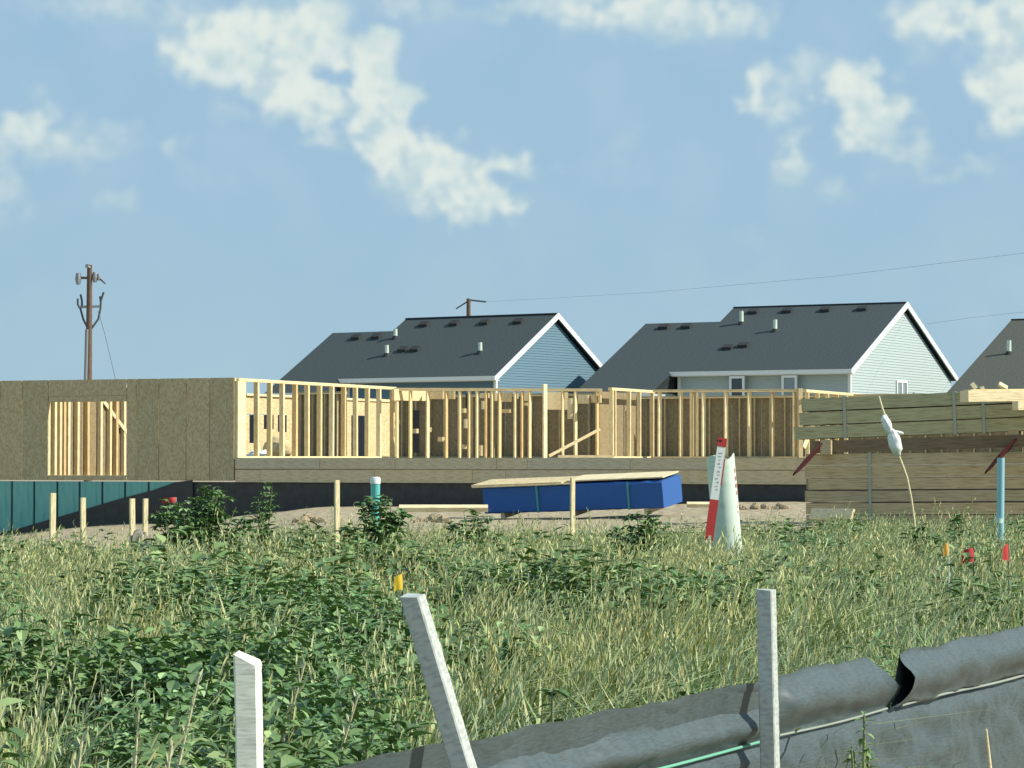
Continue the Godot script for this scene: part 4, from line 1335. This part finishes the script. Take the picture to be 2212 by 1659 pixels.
func weed_plant(called: String, label: String, qx: float, ytop: float, qhw: float, d: float, n: int, ls: float, lobed: bool, rise := 1.0) -> void:
	var p := gp(qx, d, -0.03)
	var top := at(qx, ytop, d).y
	var H := top - p.y
	var R := qhw * d / F
	var o := thing(called, p, label, "weed", "single weeds standing out of the grass")
	var stems := st_new()
	var lf := st_new()
	var ns := maxi(2, int(n / 28.0))
	for k in ns:
		var an := TAU * k / ns + rng.randf() * 0.8
		var rr := R * rng.randf_range(0.15, 0.8) if k > 0 else R * 0.05
		var hh := H * (1.0 - 0.42 * (rr / R) * (rr / R)) * rng.randf_range(0.86, 1.0)
		if k == 0:
			hh = H * 0.97
		var tip := Vector3(cos(an) * rr, hh, sin(an) * rr)
		var ctl := Vector3(cos(an) * rr * 0.5, hh * 0.55, sin(an) * rr * 0.5)
		tube(stems, [Vector3(tip.x * 0.1, 0, tip.z * 0.1), ctl, tip], [0.009, 0.007, 0.003], 5, false)
		var per := int(n / float(ns))
		for i in per:
			var t := 1.0 - rise * pow(rng.randf(), 1.2) * 0.8
			var q: Vector3 = ctl.lerp(tip, clampf(t * 2.0 - 1.0, 0, 1)) if t > 0.5 else Vector3.ZERO.lerp(ctl, t * 2.0)
			var az := i * 2.4 + rng.randf_range(-0.5, 0.5)
			var out := rng.randf_range(0.0, 0.28) * R * (1.2 - t)
			var dd := Vector3(cos(az), rng.randf_range(-0.25, 0.75), sin(az)).normalized()
			var base := q + Vector3(dd.x, 0.2, dd.z) * out
			var l := ls * rng.randf_range(0.6, 1.25) * (1.25 - 0.5 * t)
			var s := dd.cross(Vector3.UP).normalized()
			var c := rand_green(0.02)
			if lobed:
				for a in [-0.75, 0.0, 0.75]:
					leaf(lf, base, dd.rotated(Vector3.UP, a), s.rotated(Vector3.UP, a), l * (1.0 if a == 0.0 else 0.75), l * 0.46, rng.randf_range(0.1, 0.5), c)
			else:
				leaf(lf, base, dd, s, l, l * 0.55, rng.randf_range(0.1, 0.6), c)
	put(o, "stem", done(stems), M.stem, Transform3D(Basis(), p))
	var f := put(o, "foliage", done(lf), M.leaf, Transform3D(Basis(), p))
	f.set_meta("kind", "stuff")

func multi(called: String, label: String, category: String, mesh: Mesh, xfs: Array, cols: Array) -> void:
	var mm := MultiMesh.new()
	mm.transform_format = MultiMesh.TRANSFORM_3D
	mm.use_colors = true
	mm.mesh = mesh
	mm.instance_count = xfs.size()
	for i in xfs.size():
		mm.set_instance_transform(i, xfs[i])
		mm.set_instance_color(i, cols[i])
	var o := MultiMeshInstance3D.new()
	o.name = called
	o.multimesh = mm
	o.material_override = M.leaf
	add_child(o, true)
	o.set_meta("kind", "stuff")
	o.set_meta("label", label)
	o.set_meta("category", category)

func field() -> void:
	var fd := fence_dir()
	var fa: Vector2 = fd[0]
	var fu: Vector2 = fd[1]
	var kinds := []
	for k in 6:
		kinds.append([grass_tuft(k), [], []])
	var weeds := []
	for k in 6:
		weeds.append([weed_clump(k % 3), [], []])
	var patch := FastNoiseLite.new()
	patch.seed = 17
	patch.frequency = 0.22
	patch.fractal_octaves = 3
	var bands := [[3.6, 8.0, 330.0, 1.0], [8.0, 13.0, 210.0, 1.0], [13.0, 21.0, 120.0, 1.1], [21.0, 31.0, 75.0, 1.2], [31.0, 47.0, 45.0, 1.3]]
	for b in bands:
		var half1: float = b[1] * 0.23 + 1.3
		var area: float = (b[1] - b[0]) * 2.0 * half1
		var cnt := int(area * b[2])
		for i in cnt:
			var d: float = lerp(b[0], b[1], rng.randf())
			var x := rng.randf_range(-half1, half1)
			var side := (x - fa.x) * fu.y - (d - fa.y) * fu.x   # road side of the fence is positive
			if side > -0.30:
				continue
			var q := x / d * F + CX
			var lim: float = lerp(29.5, 37.0, ss(250.0, 620.0, q))
			lim = lerp(lim, 42.0, ss(1500.0, 1900.0, q))
			lim += patch.get_noise_2d(x * 3.0, d * 3.0) * 5.0
			if d > lim:
				if d > lim + 10.0 or rng.randf() > 0.17:
					continue
			var pn := patch.get_noise_2d(x * 4.0, d * 1.6)
			var wn := patch.get_noise_2d(x * 3.0 + 90.0, d * 1.3 + 40.0)
			# the left and middle are weedy, the right is grassy
			var wl: float = 0.26 * (1.0 - ss(700.0, 1250.0, q)) + 0.06
			if d > 17.0:
				wl = lerp(wl, 0.02, ss(13.0, 20.0, d))
			# leafy patches: the middle left and the near left corner
			var lp: float = exp(-pow((q - 690.0) / 230.0, 2.0)) * (1.0 - ss(15.0, 22.0, d)) * 0.42 + (1.0 - ss(500.0, 900.0, q)) * (1.0 - ss(7.0, 10.5, d)) * 0.28
			var weedy: bool = wn * 1.3 + 0.5 < wl + lp
			var pf := patch.get_noise_2d(x * 14.0 + 7.0, d * 6.0)
			var s: float = rng.randf_range(0.7, 1.2) * (1.0 + 0.3 * pn + 0.35 * pf)
			var edge: float = 1.0 - 0.45 * ss(lim - 4.0, lim + 3.0, d)
			s *= edge * (0.92 if d < 12.0 else 1.0)
			var y := ground(x, d)
			var basis := Basis(Vector3.UP, rng.randf() * TAU)
			basis = Basis(Vector3(0, 0, 1), rng.randf_range(-0.35, 0.12) * (1.0 + pf)) * Basis(Vector3(1, 0, 0), rng.randf_range(-0.15, 0.15)) * basis
			var straw := Basis(Vector3.UP, rng.randf_range(-0.7, 0.7))
			var sw: float = s * (1.0 + 0.55 * ss(8.0, 22.0, d))
			var xf := Transform3D(basis.scaled(Vector3(sw, s, sw)), Vector3(x, y, -d))
			var tint: float = rng.randf_range(0.78, 1.2) * (1.0 + 0.35 * pf)
			var warm: float = clampf(pn * 0.6 + 0.1, -0.15, 0.3)
			if weedy and rng.randf() < 0.78:
				var k := rng.randi() % 6
				weeds[k][1].append(xf)
				weeds[k][2].append(Color(tint * (1.0 + warm * 0.3), tint, tint * (1.0 - warm * 0.3)))
			else:
				var k := rng.randi() % 3
				var r := rng.randf()
				var heads := 0.36 if d > 17.0 else 0.17
				if r < heads:
					k = 3 + rng.randi() % 2
				elif r < heads + (0.17 if q > 1000 and d < 20.0 else 0.07):
					k = 5
				if k == 5:
					xf.basis = straw.scaled(Vector3(s, s, s))
				kinds[k][1].append(xf)
				kinds[k][2].append(Color(tint * (0.98 + warm), tint * (1.02 + warm * 0.4), tint * (1.0 - warm * 0.3)))
	var total := 0
	for k in 6:
		total += kinds[k][1].size() + weeds[k][1].size()
		multi(["tall_grass", "tall_grass", "tall_grass", "seeding_grass", "seeding_grass", "dry_grass"][k], ["tall green grass filling the field behind the silt fence", "", "", "pale seed heads of tall grass across the field", "", "bent dry straw lying in the grass"][k if k not in [1, 2, 4] else (0 if k < 3 else 3)], "grass", kinds[k][0], kinds[k][1], kinds[k][2])
	for k in 6:
		multi("leafy_weeds", "low broad leafed weeds growing among the grass", "weeds", weeds[k][0], weeds[k][1], weeds[k][2])
	print("tufts ", total)

func single_weeds() -> void:
	weed_plant("leafy_weed", "biggest leafy weed, left of centre before the sheathed wall corner", 435, 1045, 150, 27.0, 900, 0.125, true)
	weed_plant("leafy_weed", "slim leafy weed right of the biggest weed, before black foundation", 572, 1036, 48, 31.0, 190, 0.11, true)
	weed_plant("leafy_weed", "dark lobed weed at the foot of the green riser pipe", 820, 1066, 105, 26.0, 520, 0.13, true)
	weed_plant("leafy_weed", "bright leafy weed left before the blue wrapped bundle", 1020, 1096, 85, 27.0, 320, 0.11, true)
	weed_plant("leafy_weed", "wide leafy weed below the right end of blue bundle", 1392, 1100, 110, 24.0, 460, 0.115, true)
	weed_plant("leafy_weed", "low leafy weed at the foot of the bent wand", 1985, 1126, 85, 26.0, 320, 0.105, true)
	weed_plant("leafy_weed", "small bright weed before the lumber stack near right edge", 2068, 1100, 50, 29.0, 160, 0.09, true)
	weed_plant("leafy_weed", "leafy weed at the left edge before green boards", 10, 1143, 80, 22.0, 260, 0.10, true)
	weed_plant("leafy_weed", "round dark weed below the leftmost lath stakes", 200, 1178, 75, 20.0, 260, 0.085, true)
	weed_plant("leafy_weed", "dark weed behind the right fence stake's top", 1700, 1180, 50, 20.0, 120, 0.12, false)
	weed_plant("broad_leaf_weed", "weed with big drooping dark leaves at the left edge", 45, 1290, 110, 9.5, 120, 0.10, false, 0.7)
	weed_plant("broad_leaf_weed", "weed with big drooping leaves above the lower left stake", 490, 1330, 90, 8.5, 100, 0.085, false, 0.7)
	weed_plant("broad_leaf_weed", "light green broad leafed weed just above fence by leaning stake", 1190, 1475, 80, 6.6, 60, 0.06, false, 0.6)
	weed_plant("broad_leaf_weed", "light green broad leafed weed above fence left of leaning stake", 790, 1580, 70, 5.6, 50, 0.055, false, 0.6)

# ---------------------------------------------------------------- ground
func terrain() -> void:
	var xs := []
	var ds := []
	var x := -60.0
	while x <= 60.0:
		xs.append(x)
		x += 0.5 if absf(x) < 25.0 else 2.5
	xs = [-3000.0, -800.0, -250.0, -120.0] + xs + [120.0, 250.0, 800.0, 3000.0]
	var d := -20.0
	while d < 115.0:
		ds.append(d)
		d += 0.6 if d > 0.0 and d < 90.0 else 3.0
	ds = [-3000.0, -500.0, -100.0] + ds + [140.0, 180.0, 250.0, 500.0, 1200.0, 4000.0]
	var st := st_new()
	st.set_smooth_group(1)
	for j in ds.size():
		for i in xs.size():
			var yy := ground(xs[i], maxf(ds[j], 0.0))
			st.add_vertex(Vector3(xs[i], yy, -ds[j]))
	var w := xs.size()
	for j in ds.size() - 1:
		for i in w - 1:
			var k := j * w + i
			for v in [k, k + 1, k + w + 1, k, k + w + 1, k + w]:
				st.add_index(v)
	st.generate_normals()
	var g := put(self, "ground", st.commit(), M.dirt)
	g.set_meta("kind", "structure")
	g.set_meta("label", "bare tan dirt of the building site under the grass")
	g.set_meta("category", "ground")

func _ready() -> void:
	rng.seed = 7
	noise.seed = 4
	noise.frequency = 0.05
	noise.fractal_octaves = 3
	pitch = atan((HZ - CY) / F)
	# camera
	var cam := Camera3D.new()
	cam.name = "camera"
	add_child(cam)
	cam.position = Vector3(0, EYE, 0)
	cam.rotation.x = pitch
	cam.fov = rad_to_deg(2.0 * atan(CY / F))
	cam.near = 0.1
	cam.far = 6000.0
	cam.current = true
	# sky
	var env := Environment.new()
	env.background_mode = Environment.BG_SKY
	var pm := PanoramaSkyMaterial.new()
	pm.panorama = make_sky()
	pm.energy_multiplier = 0.85
	var sky := Sky.new()
	sky.sky_material = pm
	env.sky = sky
	env.tonemap_mode = Environment.TONE_MAPPER_LINEAR
	env.tonemap_exposure = 1.18
	env.sdfgi_enabled = true
	env.ssao_enabled = true
	env.ssil_enabled = true
	var we := WorldEnvironment.new()
	we.name = "world"
	we.environment = env
	add_child(we)
	# sun: from the right
	var sun := DirectionalLight3D.new()
	sun.name = "sun"
	add_child(sun)
	var el := deg_to_rad(37.0)
	var to_sun := Vector3(sun_az.x * cos(el), sin(el), sun_az.y * cos(el))
	sun.look_at_from_position(to_sun * 50.0, Vector3.ZERO)
	sun.light_energy = 1.6
	sun.light_color = Color(1.0, 0.975, 0.90)
	sun.light_angular_distance = 0.6
	sun.shadow_enabled = true

	materials()
	terrain()
	framed_house()
	houses()
	poles()
	lumber_stack()
	blue_bundle()
	loose_site()
	markers()
	silt_fence()
	field()
	single_weeds()
	pale_stalks()
